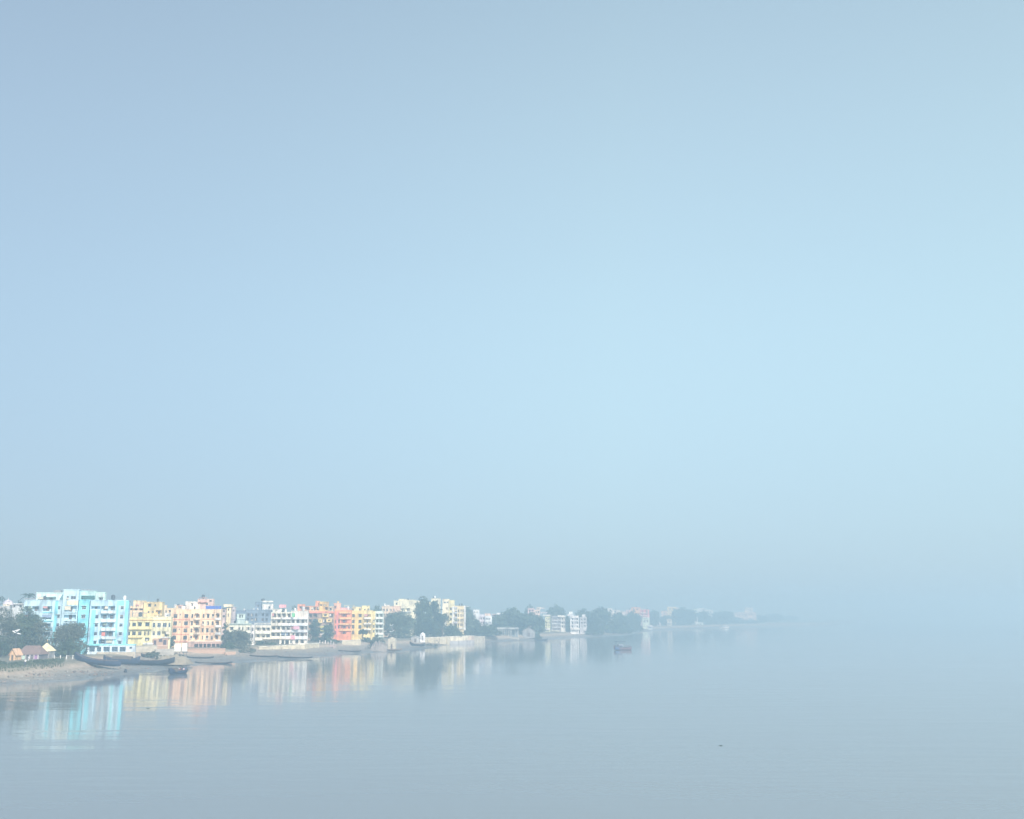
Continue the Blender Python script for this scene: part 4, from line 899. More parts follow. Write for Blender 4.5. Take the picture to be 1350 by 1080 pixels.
wall_thing('river_wall', 'last rough river wall section at the tip of the point', 625.3, 839.2, 763, 639.5, 838.6, 782, sg_, zb=-1, group='river wall sections at the point', butt=3)
wall_thing('wall_footing', 'lavender grey footing standing in the water before the white capped wall', 593, 845.6, 712, 625, 844.2, 752, paint(190, 188, 188), th=2, zb=-1)
b = MB(); b.prism([(.3, 2.9), (.6, 3.1), (3.4, 1.0), (8.6, -.2), (8.6, -.5), (3.2, .6)], -.12, -.004); b.build('crack', flat('dark_crack', 120, 110, 108, .9), wcr)
def steps(label, p0, p1, py, D, n, mat):
    D = rm(D); a = at_Y(p0, py, D); c = at_Y(p1, py, D); root = empty('bathing_steps', (a.x, D, 0)); tag(root, label, 'steps'); b = MB(); ln = (c - a).length
    for i in range(n): z1 = a.z - i * .45; b.box(0, ln, -i * .8 - .8, -i * .8 - .003, -.5, z1)
    b.build('flight', mat, root)
    for x in (-.6, ln + .1): b = MB(); b.box(x, x + .5, -n * .8, 0, -.5, a.z + .4); b.build('side_wall', mat, root)
    b = MB()
    for i in range(6): b.box(ln * i / 6 + .3, ln * i / 6 + .7, .2, .6, a.z - .4, a.z + (1.6 if i % 2 else 2.3))
    b.build('broken_pillar', paint(232, 222, 218), root)
steps('pinkish broken bathing steps with stub pillars, left of the low pale wall', 420, 442, 850.5, 548, 8, stone(206, 186, 180))
def hut(name, label, px0, px1, top, eave, base, D, roofm, wallm, style='gable', depth=None, door=True, cat='hut', over=.4):
    D = rm(D); x0 = at_Y(px0, base, D).x; x1 = at_Y(px1, base, D).x; pc = (px0 + px1) / 2
    zt = at_Y(pc, top, D).z; ze = at_Y(pc, eave, D).z; zb = at_Y(pc, base, D).z; w_ = x1 - x0; dp = depth or w_ * .7
    root = empty(name, ((x0 + x1) / 2, D, zb)); tag(root, label, cat); h = ze - zb; r = zt - zb; o = over
    b = MB(); hw = w_ / 2 - o
    if style == 'gable':
        b.face([(-hw, 0, -1.5), (hw, 0, -1.5), (hw, 0, h), (0, 0, r - .1), (-hw, 0, h)]); b.face([(-hw, dp, -1.5), (-hw, dp, h), (0, dp, r - .1), (hw, dp, h), (hw, dp, -1.5)])
        b.face([(hw, 0, -1.5), (hw, dp, -1.5), (hw, dp, h), (hw, 0, h)]); b.face([(-hw, 0, -1.5), (-hw, 0, h), (-hw, dp, h), (-hw, dp, -1.5)]); b.build('wall', wallm, root)
        b = MB(); sl = (r - h) / max(.1, hw)
        for s in (1, -1): b.prism([(0, r), (s * (hw + o), h - sl * o), (s * (hw + o), h - sl * o + .14), (0, r + .16)][::s], -o, dp + o)
        b.build('roof', roofm, root)
    else:
        b.box(-hw, hw, 0, dp, -1.5, h); b.build('wall', wallm, root); b = MB(); e = w_ / 2; rl = (.30 * w_ if style == 'hip' else 0)
        A = [(-e, -o, h + .003), (e, -o, h + .003), (e, dp + o, h + .003), (-e, dp + o, h + .003)]; R_ = [(-rl, dp / 2, r), (rl, dp / 2, r)]
        if style == 'hip': b.face([A[0], A[1], R_[1], R_[0]]); b.face([A[2], A[3], R_[0], R_[1]]); b.face([A[1], A[2], R_[1]]); b.face([A[3], A[0], R_[0]])
        else: [b.face([A[i], A[(i + 1) % 4], (0, dp / 2, r)]) for i in range(4)]
        b.face(A[::-1]); b.build('roof', roofm, root)
    if door: b = MB(); b.box(-w_ * .10, w_ * .10, -.06, -.004, -.4, min(h * .8, 2.2)); b.build('door', flat('door_wood', 96, 84, 80, .6), root)
    root['_h'] = h; return root, hw, h, dp
orp = paint(240, 198, 150)
hut('orange_shrine', 'small orange gabled shrine by the left picture edge', 10.5, 21.5, 855.8, 862, 870, 313, paint(224, 184, 148), orp, 'gable', 4, cat='shrine')
r_, hw, h, dp = hut('tiled_hall', 'open riverside hall under a brown hipped tile roof', 20, 53, 851.5, 863.2, 871.5, 322, flat('clay_tiles', 134, 112, 106, .9, 0, .3, 2), paint(120, 116, 122), 'hip', 6, False, cat='hall')
b = MB()
for i in range(6): x = -hw + .3 + i * (2 * hw - .6) / 5; b.box(x - .12, x + .12, -.35, -.1, -.8, h)
b.build('pillar', paint(214, 206, 206), r_)
b = MB(); b.box(hw * .45, hw * .85, -.06, -.01, .2, h - .1); b.build('purple_panel', flat('purple_cloth', 160, 120, 170, .8), r_)
b = MB(); b.box(-hw * .55, -hw * .25, -.06, -.01, .2, h - .3); b.build('pale_green_panel', flat('pale_cloth', 196, 220, 206, .8), r_)
r_, hw, h, dp = hut('gabled_temple', 'small temple with a tall cream pyramid roof, right of the brown tiled hall', 47.5, 65.5, 847.3, 858.6, 872, 331, paint(240, 226, 186), paint(150, 150, 150), 'pyramid', 4.2, True, cat='temple')  # grey body: the shade below the roof is put into the wall colour
b = MB(); b.lathe([(.12, 0), (.2, .2), (.05, .45), (0, .9)], (0, dp / 2, at_Y(56, 847.3, 331).z - r_.location.z)); b.build('finial', paint(236, 200, 120), r_)
b = MB(); b.box(hw * .1, hw * .9, -.9, -.45, h - .1, h + .1); b.build('porch_lintel', paint(244, 232, 200), r_)
hut('white_shrine', 'tiny white shrine hut with a dark doorway on the river wall', 553.4, 560.4, 833.6, 836.5, 843.5, 674, paint(250, 250, 250), paint(250, 250, 250), 'pyramid', 3, True, cat='shrine', over=.12)
hut('stone_hut', 'square weathered stone hut on the shore before the big dome tree', 511, 521.5, 840.2, 842.5, 855, 566, paint(222, 210, 186), stone(222, 212, 188), 'pyramid', 4, True, over=.1)
hut('thatched_shed', 'low grey thatched shed under trees right of the column pavilion', 688, 706, 827, 832, 838.5, 900, flat('thatch', 150, 140, 128, .95), paint(160, 160, 160), 'gable', 5, True, cat='shed')
hut('tin_shed', 'grey tin roofed shed at the water beside the central tree mass', 541, 554, 838.5, 841, 846, 664, flat('corrugated_sheet', 196, 200, 204, .5), paint(190, 190, 186), 'gable', 4, True, cat='shed')
# rubble heap
def heap(label, p0, p1, top, base, D, mat, seed):
    D = rm(D); R = random.Random(seed); a = at_Y((p0 + p1) / 2, base, D); w_ = (p1 - p0) / F * D; h = at_Y((p0 + p1) / 2, top, D).z - a.z
    b = MB(); nx, ny = 22, 9
    for i in range(nx):
        for j in range(ny):
            u = i / (nx - 1) * 2 - 1; v_ = j / (ny - 1) * 2 - 1; q = max(0, 1 - u * u) ** .6 * max(0, 1 - v_ * v_) ** .6
            b.v.append((u * w_ / 2, v_ * 5, -1 + (h + 1) * q * R.uniform(.72, 1.05)))
    for i in range(nx - 1):
        for j in range(ny - 1): k = i * ny + j; b.f.append((k, k + ny, k + ny + 1, k + 1)); b.m.append(0)
    o = b.build('rubble_heap', mat); o.location = a; tag(o, label, 'rubble'); return o
heap('grey brown rubble heap on the shore left of the weathered stone hut', 488, 511, 844.5, 857, 545, flat('rubble', 150, 142, 136, .95, 0, .35, .5), 3)
heap('bare earth mound on the bank below the beached boats and billboard', 206, 250, 862, 872, 366, flat('bank_earth', 150, 140, 122, .95, 0, .35, .5), 5)
# fence of white posts
pts = [on_ground(x, 869.5) for x in (71.5, 79.3, 87.4, 95.6, 103.6)]
root = empty('post_fence', pts[0]); tag(root, 'row of short white posts with a rail beside the dark low bushy tree', 'fence')
for p in pts: b = MB(); q = p - pts[0]; b.tube([(q.x, q.y, -.4), (q.x, q.y, 1.15), (q.x, q.y, 1.3)], [.14, .14, .05], 8); b.build('post', WHITE(), root)
b = MB(); e = pts[-1] - pts[0]; s_ = pts[2] - pts[0]; b.tube([(s_.x, s_.y, 1.05), (e.x, e.y, 1.05)], [.05, .05], 6); b.build('rail', WHITE(), root)
# billboard
a = at_Y(238.5, 864, 420); za = gz(a.x, 420); root = empty('billboard', (a.x, 420, za)); tag(root, 'blank white double billboard on dark posts before the arched flats', 'billboard')
def bx(p0, p1, t, bt, D, y0, y1):
    b = MB(); b.box(at_Y(p0, t, D).x - a.x, at_Y(p1, t, D).x - a.x, y0, y1, at_Y(p0, bt, D).z - za, at_Y(p0, t, D).z - za); return b
bx(230.2, 238.7, 848.6, 859, 420, 0, .25).build('panel', paint(246, 246, 236, .6, .06), root); bx(240.2, 247, 848.2, 858.8, 420, .05, .3).build('panel', paint(250, 250, 240, .6, .06), root)
for p in (232, 237, 242, 246): bx(p, p + .5, 849, 866, 420, .35, .5).build('post', flat('dark_iron', 70, 74, 84, .6), root)
bx(240, 247.5, 859.2, 860.4, 420, .1, .32).build('crossbar', flat('dark_iron', 70, 74, 84, .6), root)
# lamp masts
def mast(label, px, top, D, heads, base=None):
    D = rm(D); p = at_Y(px, 830, D); zb = max(.2, gz(p.x, D)); h = at_Y(px, top, D).z - zb; root = empty('lamp_mast', (p.x, D, zb)); tag(root, label, 'street lamp', 'lamp masts on the shore')
    b = MB(); b.tube([(0, 0, -.5), (0, 0, h * .5), (0, 0, h)], [.20, .15, .11], 8); b.build('pole', flat('dark_iron', 70, 74, 84, .6), root)
    for dx, dz, ti in heads:
        b = MB(); b.tube([(0, 0, h - .5), (dx * .8, -.1, h + dz)], [.05, .05], 6); b.build('arm', flat('dark_iron', 70, 74, 84, .6), root)
        b = MB(); c, s = math.cos(ti), math.sin(ti)
        for e in (0,): b.v += [(dx + c * u - s * w_, y, h + dz + s * u + c * w_) for u in (-.55, .55) for y in (-.35, .35) for w_ in (-.1, .1)]
        for f in ((0, 1, 3, 2), (4, 6, 7, 5), (0, 4, 5, 1), (2, 3, 7, 6), (0, 2, 6, 4), (1, 5, 7, 3)): b.f.append(f); b.m.append(0)
        b.build('lamp_head', paint(250, 250, 250, .4, .05), root)
mast('dark lamp mast with four white lamp heads before the left tree mass', 22.3, 833.5, 325, [(-.75, .1, -.5), (.45, .5, .7), (.85, -.5, -.2), (-.15, .55, .3)])
mast('lamp mast with white heads standing before the big dome tree', 516.2, 826.5, 640, [(-.6, .9, -.8), (.5, 1.0, .8), (.8, -2.2, .5), (-.5, -2.6, -.3)])
mast('thin lamp mast with yellowish white heads, before dark trees left of the salmon flats', 425, 836, 575, [(.4, .4, .3), (-.3, -.2, -.2)])

# ================================================================ boats
tar = flat('tarred_wood', 46, 52, 66, .6, 0, .35); tarb = flat('blue_black_wood', 52, 66, 92, .6, 0, .35); wood = flat('old_boat_wood', 128, 112, 100, .8, 0, .3)
def hull_mb(Ln, Wd, Hh, bow, stern, n=22, full=.55):
    """lofted wooden hull: crescent sheer, round bilge, open inside; keel at z = 0, bow at +x"""
    b = MB(); k = 9; rows = []
    for i in range(n + 1):
        t = i / n * 2 - 1; hw = Wd / 2 * max(.03, (1 - abs(t) ** 2.6)) ** full; sh = Hh + (bow if t > 0 else stern) * abs(t) ** 3; kl = (bow if t > 0 else stern) * .85 * abs(t) ** 4
        row = []
        for j in range(k):
            q = j / (k - 1) * 2 - 1; row.append((t * Ln / 2, hw * math.sin(q * math.pi / 2) ** 1, kl + (sh - kl) * (1 - math.cos(q * math.pi / 2) ** .8)))
        for j in range(k - 1, -1, -1):
            x, y, z = row[j]; row.append((x * .985, y * .90, z + (.10 if 0 < j < k - 1 else .03)))
        b.v += row; rows.append(row)
    m = 2 * k
    for i in range(n):
        for j in range(m):
            a = i * m + j; c = i * m + (j + 1) % m; b.f.append((a, c, c + m, a + m)); b.m.append(0)
    b.f.append(tuple(range(m))); b.m.append(0); b.f.append(tuple(range(n * m, n * m + m))[::-1]); b.m.append(0)
    return b
def deck_mb(Ln, Wd, z, f=.8):
    b = MB(); pts = []
    for i in range(17):
        t = (i / 16 * 2 - 1) * f; pts.append((t * Ln / 2, Wd / 2 * .88 * max(.03, (1 - abs(t) ** 2.6)) ** .55))
    for i in range(16):
        (x0, w0), (x1, w1) = pts[i], pts[i + 1]; b.face([(x0, -w0, z), (x1, -w1, z), (x1, w1, z), (x0, w0, z)]); b.face([(x0, -w0, z - .06), (x0, w0, z - .06), (x1, w1, z - .06), (x1, -w1, z - .06)])
    return b
def boat(name, label, loc, rz, Ln, Wd, Hh, bow, stern, mat, draft=.25, hood=None, group=None, thw=3, oar=False):
    root = empty(name, (loc[0], loc[1], loc[2] - draft), rz); tag(root, label, 'boat', group)
    hull_mb(Ln, Wd, Hh, bow, stern).build('hull', mat, root); deck_mb(Ln, Wd, Hh * .72).build('deck', wood, root)
    for i in range(thw):
        x = Ln * (-.28 + .56 * i / max(1, thw - 1)); b = MB(); b.box(x - .12, x + .12, -Wd * .42, Wd * .42, Hh * .86, Hh * .92); b.build('thwart', wood, root)
    b = MB()
    for s in (1, -1):
        b.tube([(t * Ln / 2, s * (Wd / 2 * max(.03, (1 - abs(t) ** 2.6)) ** .55 + .02), Hh + (bow if t > 0 else stern) * abs(t) ** 3 + .02) for t in [x / 10 for x in range(-9, 10)]], [.06] * 19, 5)
    b.build('gunwale', wood, root)
    if hood:                                            # arched bamboo hood
        x0, x1, hh = hood; b = MB(); nn = 10; pr = [(Wd * .46 * math.cos(math.pi * i / nn), Hh * .8 + hh * math.sin(math.pi * i / nn)) for i in range(nn + 1)]
        for i in range(nn):
            (ya, za_), (yb_, zb_) = pr[i], pr[i + 1]; b.face([(x0, ya, za_), (x1, ya, za_), (x1, yb_, zb_), (x0, yb_, zb_)]); b.face([(x0, ya * .94, za_ - .06), (x0, yb_ * .94, zb_ - .06), (x1, yb_ * .94, zb_ - .06), (x1, ya * .94, za_ - .06)])
        b.build('hood', flat('bamboo_mat', 92, 84, 78, .9), root)
    if oar:
        b = MB(); b.tube([(-Ln * .40, .3, Hh + .3), (-Ln * .75, 1.0, .1)], [.05, .05], 6); b.tube([(-Ln * .72, .95, .2), (-Ln * .86, 1.2, -.3)], [.05, .18], 6); b.build('steering_oar', wood, root)
    return root
BG = 'country boats along the mud bank'
def beach(bt_):
    """lay a beached hull on the slope under it"""
    c_ = math.cos(bt_.rotation_euler.z); hl = max(v[0] for ch in bt_.children for v in ch.bound_box) * .7; x, y, z = bt_.location
    a0, a1 = gz(x - hl, y), gz(x + hl, y); sl = math.atan2(a1 - a0, 2 * hl); bt_.rotation_euler = (0, -sl * .45 * (1 if c_ > 0 else -1), bt_.rotation_euler.z); bt_.location.z = (a0 + a1) / 2 + .1
def span(p0, p1, py, z=None):
    """keel centre, heading and length of a boat seen between two picture columns"""
    a = on_ground(p0, py) if z is None else at_z(p0, py, z); c = on_ground(p1, py) if z is None else at_z(p1, py, z)
    Y = (a.y + c.y) / 2; xa = at_Y(p0, py, Y).x; xc = at_Y(p1, py, Y).x; return Vector(((xa + xc) / 2, Y, max(0.05, gz((xa + xc) / 2, Y)))), xc - xa
c, l = span(96, 159, 880); bt_ = bA = boat('country_boat', 'big black beached boat, front one of the pair, its high prow to the left', c, math.pi, l, 3.4, 1.7, 1.5, .7, tarb, .15, None, BG, 5); beach(bt_)
c, l = span(148, 226, 876.5); bt_ = bB = boat('country_boat', 'long black beached boat behind, its raised end reaching right', (c.x, c.y + 3, c.z), 0.0, l, 3.2, 1.6, 1.3, .9, tar, .2, None, BG, 5); beach(bt_)
c, l = span(130, 178, 872.5); bt_ = bC = boat('country_boat', 'dark hulk with clutter, lying behind the two beached black boats', (c.x, c.y + 4, c.z), .06, l, 3.0, 1.9, 1.0, 1.0, tarb, .1, (-3, 3.5, 1.2), BG, 3); beach(bt_)
c, l = span(186, 204, 867); bt_ = boat('country_boat', 'small dark boat drawn up below the greyish yard wall', c, .2, l, 1.6, 1.0, .6, .5, tar, .1, None, BG, 2); beach(bt_)
c, l = span(257, 306, 875.2, 0); bt_ = boat('country_boat', 'long slender dark boat on mud below the brick embankment', (c.x, c.y, .1), .02, l, 1.5, .55, .4, .4, tar, .2, None, BG, 3)
c, l = span(246, 282, 868.5); bt_ = boat('country_boat', 'low dark skiff close under the brick embankment', (c.x, c.y, c.z), -.06, l, 1.4, .5, .4, .3, tar, .15, None, BG, 2); beach(bt_)
c, l = span(329, 366, 866.5); bt_ = boat('country_boat', 'low dark skiff on mud before the left part of the long cream river wall', c, .03, l, 1.5, .45, .35, .3, tar, .15, None, BG, 3); beach(bt_)
c, l = span(366, 412, 868.2); bt_ = boat('country_boat', 'long low dark boat on mud before the right end of the white flats', c, .02, l, 1.5, .48, .35, .3, tar, .15, None, BG, 3); beach(bt_)
c, l = span(446, 476, 859.5); bt_ = boat('country_boat', 'low dark boat on mud before the salmon flats', c, .04, l, 1.5, .48, .35, .3, tar, .15, None, BG, 3); beach(bt_)
c, l = span(492, 530, 858.2); bt_ = boat('country_boat', 'slender boat at the water edge before the rubble heap', c, 0, l, 1.8, .7, .5, .5, wood, .15, None, BG, 3); beach(bt_)
c, l = span(540, 560, 852.6); bt_ = boat('country_boat', 'dark boat with raised left prow beside the first pale river wall', c, math.pi + .1, l, 2.2, 1.3, 1.6, .6, tar, .1, None, BG, 3); beach(bt_)
c, l = span(706, 722, 844.6, 0); boat('country_boat', 'small hazy dark boat floating right of the column pavilion', (c.x, c.y, 0), 0, l, 2, 1.0, .7, .7, tar, .2, None, None, 2)
for o_, rods in ((bA, ((-3, .4, -2.5, .2, 3.6), (2, -.5, 3.2, -.2, 3.0))), (bB, ((-5, .3, -4.4, .5, 3.8), (1, 0, 1.4, .3, 3.2), (4, -.4, 3.2, 0, 3.0))), (bC, ((-4.5, 0, -4.2, .2, 4.6), (4.5, .2, 5.2, 0, 3.4)))):
    for x0, y0, x1, y1, zt in rods: b = MB(); b.tube([(x0, y0, .6), (x1, y1, zt)], [.07, .05], 6); b.build('bamboo_pole', wood, o_)
    for i in range(5): b = MB(); x0 = -4 + i * 1.9; b.lathe([(0, 0), (.42, 0), (.5, .25), (.36, .5), (0, .56)], (x0, .35 * math.sin(i * 2.1), 1.15), 9); b.build('sack', flat('jute_sack', 136 + 12 * (i % 3), 126, 112, .9), o_)
# boat with passengers just off the shore
bt = at_z(235, 888.5, 0)
brt = math.radians(-118)
pb = boat('passenger_boat', 'dark wooden boat with seated passengers just off the shore below the billboard', (bt.x, bt.y, 0), math.radians(72), 9.0, 3.0, 1.35, .9, 1.0, tarb, .3, (-3.4, -1.2, 1.15), None, 3)
b = MB(); b.tube([(-4.4, .9, 1.2), (-4.2, 1.6, 2.4)], [.06, .05], 6); pb2 = b.build('mooring_pole', wood, pb)
# ferry
ft = at_z(821, 857.3, 0); root = empty('ferry_boat', (ft.x, ft.y, -.35), math.radians(196)); tag(root, 'small blue prowed ferry with a flat canopy, alone in mid river', 'boat')
hull_mb(9.6, 3.6, 1.75, 1.2, .5, full=.45).build('hull', flat('faded_red_paint', 118, 98, 108, .7), root)
b = MB(); b.tube([(t * 4.8, s * (1.8 * max(.03, (1 - abs(t) ** 2.6)) ** .45 + .03), 1.8 + (1.2 if t > 0 else .5) * abs(t) ** 3) for s in (1,) for t in [x / 10 for x in range(-9, 10)]], [.13] * 19, 6)
b.tube([(t * 4.8, -(1.8 * max(.03, (1 - abs(t) ** 2.6)) ** .45 + .03), 1.8 + (1.2 if t > 0 else .5) * abs(t) ** 3) for t in [x / 10 for x in range(-9, 10)]], [.13] * 19, 6); b.build('rubbing_strake', flat('dark_iron', 70, 74, 84, .6), root)
b = MB()
for t in (.55, .7, .84): b.box(t * 4.8 - .3, t * 4.8 + .3, -1.75 * (1 - t ** 2.6) ** .45 - .03, 1.75 * (1 - t ** 2.6) ** .45 + .03, .7, 1.75 + 1.0 * t ** 3)
b.build('prow_panel', flat('blue_boat_paint', 58, 92, 140, .6), root); deck_mb(9.6, 3.6, 1.35).build('deck', wood, root)
b = MB(); b.box(.2, 2.6, -1.2, 1.2, 1.36, 3.3); b.build('wheelhouse', paint(150, 158, 172), root); b = MB(); b.box(.5, 2.3, 1.204, 1.24, 2.1, 2.7); b.box(.5, 2.3, -1.24, -1.204, 2.1, 2.7); b.box(2.604, 2.64, -.9, .9, 2.1, 2.7); b.build('window', glass(), root)
b = MB(); b.box(-.9, 3.6, -1.7, 1.7, 4.5, 4.75); b.build('canopy', flat('canopy_sheet', 70, 84, 104, .6), root)
b = MB()
for x in (-.4, 3.1):
    for y in (-1.45, 1.45): b.box(x - .06, x + .06, y - .06, y + .06, 1.4, 4.5)
b.build('canopy_post', IRON, root)
b = MB()
for x in (-4.2, -3.0, -1.8):
    for y in (-1.4, 1.4): b.box(x - .05, x + .05, y - .05, y + .05, 1.4, 2.7)
for y in (-1.4, 1.4): b.box(-4.3, -1.7, y - .04, y + .04, 2.7, 2.78)
b.build('railing', flat('faded_red_paint', 118, 98, 108, .7), root)
# white motor boat far off
ft = at_z(955, 828.6, 0); root = empty('motor_boat', (ft.x, ft.y, -.4), math.radians(15)); tag(root, 'white motor boat, a bright speck near the far shore', 'boat')
hull_mb(13, 4.5, 2.2, 1.2, .2, full=.4).build('hull', WHITE(), root); deck_mb(13, 4.5, 1.7).build('deck', WHITE(), root)
b = MB(); b.box(-3.5, 3, -1.7, 1.7, 1.72, 4.4); b.build('cabin', WHITE(), root); b = MB(); b.box(-3.8, 3.4, -1.9, 1.9, 4.403, 4.6); b.build('roof', WHITE(), root); b = MB(); b.box(-3, 2.5, -1.74, -1.703, 2.9, 3.8); b.box(-3, 2.5, 1.703, 1.74, 2.9, 3.8); b.build('window', glass(), root)
# floating weed clumps and a mooring stump
def clump(label, px, py, r, seed):
    p = at_z(px, py, 0); R = random.Random(seed); b = MB()
    for _ in range(70):
        t = R.uniform(0, 6.283); q = r * math.sqrt(R.random()); x, y = q * math.cos(t) * 1.6, q * math.sin(t); hh = r * R.uniform(.2, .6) * (1.2 - q / r * .6); d = R.uniform(0, 6.283); s = r * R.uniform(.2, .5)
        b.face([(x - s * math.cos(d), y - s * math.sin(d), .01), (x + s * math.cos(d), y + s * math.sin(d), .02), (x + R.uniform(-.1, .1), y, hh)])
    o = b.build('floating_weed', LEAF3()); o.location = (p.x, p.y, 0); tag(o, label, 'floating weed', 'dark specks on the water')
clump('single dark speck floating in the open water at lower right', 950.4, 983.3, .17, 1); clump('dark speck floating below the lemon yellow reflection', 195, 934, .22, 2); clump('dark speck on the water left of the white motor boat', 930, 837.3, .7, 3)
for i, x in enumerate((1330.5, 1335.6, 1339.8)): clump(('leftmost', 'middle', 'rightmost')[i] + ' of three dark specks on the water at the far right', x, 836.2, (.5, .75, .8)[i], 5 + i)
p = at_z(165.5, 885.5, .6); b = MB(); b.tube([(0, 0, -1.0), (0, 0, .5), (.1, 0, .9)], [.45, .42, .3], 9); o = b.build('mooring_stump', tar); o.location = (p.x, p.y, max(0, gz(p.x, p.y))); tag(o, 'short dark stump on the mud before the beached black boats', 'stump')

# laundry hung on balconies
def cloth(label, crop, D_B, x0, y0, x1, y1, c, off):
    D_B = rm(D_B); cx, cy_, z = crop; a = at_Y(cx + x0 / z, cy_ + y0 / z, D_B - off); e = at_Y(cx + x1 / z, cy_ + y1 / z, D_B - off); w_ = e.x - a.x; h = a.z - e.z; b = MB(); n = 12
    for i in range(n + 1):
        for j in range(5): b.v.append((w_ * i / n, .10 * math.sin(i * 1.9) * (j / 4), -h * j / 4 + .05 * math.sin(i * 2.3) * (j == 4)))
    for i in range(n):
        for j in range(4): k = i * 5 + j; b.f.append((k, k + 1, k + 6, k + 5)); b.m.append(0)
    o = b.build('hanging_cloth', flat('dyed_cloth', *c, .9)); o.location = a; tag(o, label, 'laundry')
cloth('pink cloth hung over the top balcony at the left of the turquoise block', C1, 372, 765, 405, 905, 482, (226, 110, 140), 2.0)
cloth('orange patterned cloth hung in a lower balcony of the turquoise block', C1, 372, 1808, 860, 1870, 925, (226, 140, 130), 2.6)
cloth('bright green cloth hung in the top veranda row of the white flats', C9, 527, 745, 318, 790, 385, (120, 206, 150), 2.2)
cloth('rose cloth hung along the third veranda row of the white flats', C9, 527, 770, 548, 872, 606, (226, 176, 196), 2.2)
cloth('pink cloth draped over a lower balcony of the white flats', C9, 527, 715, 712, 792, 786, (236, 170, 186), 2.2)

# ================================================================ grass
R = random.Random(9); b = MB()
for i in range(4200):
    Y = R.uniform(268, 345); o_ = R.uniform(.6, 14); x = edge_x(Y) - o_
    if x / Y < -.56 or x / Y > -.425: continue
    z = gz(x, Y); s = R.uniform(.25, .7); t = R.uniform(0, 3.14); lx, ly = R.uniform(-.3, .3), R.uniform(-.3, .3)
    b.face([(x - .16 * math.cos(t), Y - .16 * math.sin(t), z - .1), (x + .16 * math.cos(t), Y + .16 * math.sin(t), z - .1), (x + lx, Y + ly, z + s)])
tag(b.build('grass', LEAF4()), 'rough green grass on the bank top at the left', 'grass', None, 'stuff')

# ================================================================ shore litter
R = random.Random(14); b = MB()
for i in range(2600):
    Y = R.uniform(290, 760) if R.random() < .93 else R.uniform(262, 300); q = R.betavariate(2.2, 1.6); bx_ = bank_x(Y); e = edge_x(Y); x = bx_ + (e - bx_) * q
    if abs(x / Y) > .56: continue
    s = R.uniform(.08, .32) * (1.6 if R.random() < .12 else 1); z = gz(x, Y); n_ = 5; t0 = R.uniform(0, 6)
    ring = [(x + s * R.uniform(.6, 1.3) * math.cos(t0 + k * 6.283 / n_), Y + s * R.uniform(.6, 1.3) * math.sin(t0 + k * 6.283 / n_)) for k in range(n_)]
    mt_ = R.choice((0, 0, 0, 0, 1, 1, 2)) if s < .3 else 0; top = (x, Y, z + s * R.uniform(.5, 1.1))
    for k in range(n_): a_, c_ = ring[k], ring[(k + 1) % n_]; b.face([(a_[0], a_[1], z - .15), (c_[0], c_[1], z - .15), top], mt_)
tag(b.build('shore_litter', [flat('wet_stone', 96, 90, 88, .8), flat('broken_brick', 150, 112, 96, .9), flat('pale_rubbish', 176, 174, 170, .8)]), 'scattered stones and broken bricks on the mud', 'litter', None, 'stuff')

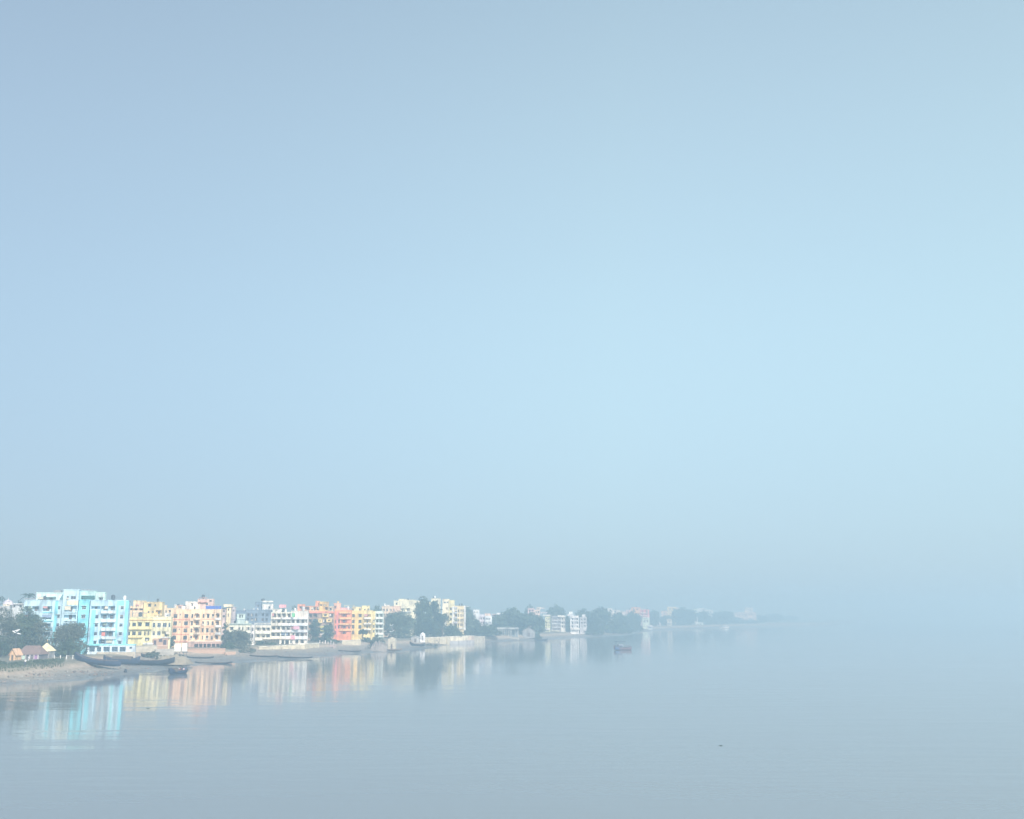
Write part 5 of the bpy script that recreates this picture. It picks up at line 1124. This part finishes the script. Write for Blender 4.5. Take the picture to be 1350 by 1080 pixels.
# ================================================================ people
skin = flat('skin', 122, 84, 66, .6, 0, .1); hair = flat('black_hair', 26, 24, 26, .5)
def person(label, loc, rz, shirt, lower, seated=False):
    """one skinned body; shirt and lower cloth are materials of the same surface"""
    hip = .18 if seated else .92
    J = {'pel': (0, 0, hip), 'bel': (0, 0, hip + .2), 'che': (0, .01, hip + .42), 'nec': (0, .01, hip + .58), 'jaw': (0, -.02, hip + .66), 'hea': (0, -.01, hip + .74), 'cro': (0, .0, hip + .83)}
    r = {'pel': (.16, .12), 'bel': (.145, .11), 'che': (.17, .115), 'nec': (.055, .055), 'jaw': (.068, .075), 'hea': (.08, .098), 'cro': (.05, .06)}
    E_ = [('pel', 'bel'), ('bel', 'che'), ('che', 'nec'), ('nec', 'jaw'), ('jaw', 'hea'), ('hea', 'cro')]
    def add(k, p, rad, fr): J[k] = p; r[k] = (rad, rad); E_.append((fr, k))
    add('nose', (0, -.125, hip + .725), .014, 'hea')
    for s, n in ((1, 'l'), (-1, 'r')):
        add('sh' + n, (s * .19, .01, hip + .5), .062, 'che')
        if seated:
            add('kn' + n, (s * .15, -.42, hip + .06), .07, 'pel'); add('an' + n, (s * .14, -.46, hip - .34), .045, 'kn' + n); add('to' + n, (s * .15, -.62, hip - .40), .035, 'an' + n)
            add('el' + n, (s * .26, -.08, hip + .24), .045, 'sh' + n); add('wr' + n, (s * .16, -.32, hip + .14), .032, 'el' + n); hd = Vector((-s * .2, -.8, -.1)).normalized()
        else:
            add('hi' + n, (s * .10, 0, .86), .10, 'pel'); add('kn' + n, (s * .11, -.02, .48), .062, 'hi' + n); add('an' + n, (s * .12, .02, .09), .042, 'kn' + n); add('to' + n, (s * .14, -.16, .03), .034, 'an' + n)
            add('el' + n, (s * .25, .03, hip + .22), .045, 'sh' + n); add('wr' + n, (s * .27, -.05, hip - .02), .031, 'el' + n); hd = Vector((0, -.15, -1)).normalized()
        w_ = Vector(J['wr' + n]); pm = w_ + hd * .07; add('pa' + n, tuple(pm), .03, 'wr' + n)
        sd_ = Vector((0, 1, 0)) if not seated else Vector((s, 0, 0))
        for q in range(4): add('f%d' % q + n, tuple(pm + hd * (.085 - .008 * abs(q - 1)) + sd_ * (.022 * (q - 1.5)) + Vector((0, -.02, -.01))), .009, 'pa' + n)
        add('th' + n, tuple(w_ + hd * .06 - sd_ * .05 + Vector((0, -.02, 0))), .010, 'wr' + n)
    ks = list(J); me = bpy.data.meshes.new('person'); me.from_pydata([J[k] for k in ks], [(ks.index(a), ks.index(c)) for a, c in E_], [])
    o = bpy.data.objects.new('person', me); COL.objects.link(o)
    mo = o.modifiers.new('skin', 'SKIN'); mo.use_smooth_shade = True
    for i, k in enumerate(ks): me.skin_vertices[0].data[i].radius = r[k]; me.skin_vertices[0].data[i].use_root = (i == 0)
    o.modifiers.new('sub', 'SUBSURF').levels = 1
    bpy.context.view_layer.update(); ev = o.evaluated_get(bpy.context.evaluated_depsgraph_get()); m2 = bpy.data.meshes.new_from_object(ev); o.modifiers.clear(); o.data = m2; m2.name = 'person'
    m2.materials.clear()
    for x in (skin, shirt, lower): m2.materials.append(x)
    for f in m2.polygons:
        c_ = f.center; hand = any((c_ - Vector(J['wr' + n])).length < .16 for n in 'lr'); foot = any((c_ - Vector(J['to' + n])).length < .12 for n in 'lr')
        f.material_index = 0 if (c_.z > hip + .57 or hand or foot) else (1 if c_.z > hip + .06 and abs(c_.y) < .3 and not (seated and c_.y < -.2) else 2); f.use_smooth = True
    b = MB(); b.lathe([(.088, -.03), (.10, .02), (.09, .07), (.055, .11), (0, .122)], (0, .022, hip + .745), 12); b.build('hair', hair, o)
    b = MB()
    for s in (1, -1): b.box(s * .034 - .012, s * .034 + .012, -.103, -.092, hip + .735, hip + .747)
    b.build('eye', hair, o); b = MB()
    for s in (1, -1): b.box(s * .084 - .008, s * .084 + .008, -.02, .02, hip + .70, hip + .755)
    b.build('ear', skin, o); b = MB(); b.box(-.026, .026, -.098, -.088, hip + .678, hip + .686); b.build('mouth', flat('lips', 120, 70, 64, .6), o)
    o.location = loc; o.rotation_euler = (0, 0, rz); tag(o, label, 'person'); return o
cl = lambda *c: flat('shirt_cloth', *c, .9)
cr_, sr = math.cos(math.radians(72)), math.sin(math.radians(72))
for lb, u, v_, c1, c2 in (('person in a white shirt sitting at the left on the dark passenger boat', 1.6, .75, (240, 236, 236), (90, 96, 120)), ('person in a dark red shirt sitting in the middle of the dark passenger boat', .9, 0.0, (140, 66, 76), (70, 76, 96)), ('person in a pale pink shirt sitting at the right on the dark passenger boat', 1.6, -.75, (244, 220, 230), (96, 84, 80))):
    person(lb, (bt.x + u * cr_ - v_ * sr, bt.y + u * sr + v_ * cr_, -.3 + 1.35 * .92 + .02 - .08), math.radians(-20), cl(*c1), cl(*c2), True)
p = on_ground(33, 877); person('person in a white shirt standing on the grassy bank below the brown tiled hall', p, .4, cl(246, 246, 246), cl(96, 104, 130))
p = on_ground(37.3, 872.5); person('person in pale clothes standing at the front of the brown tiled hall', p, -.5, cl(236, 238, 244), cl(226, 226, 226))
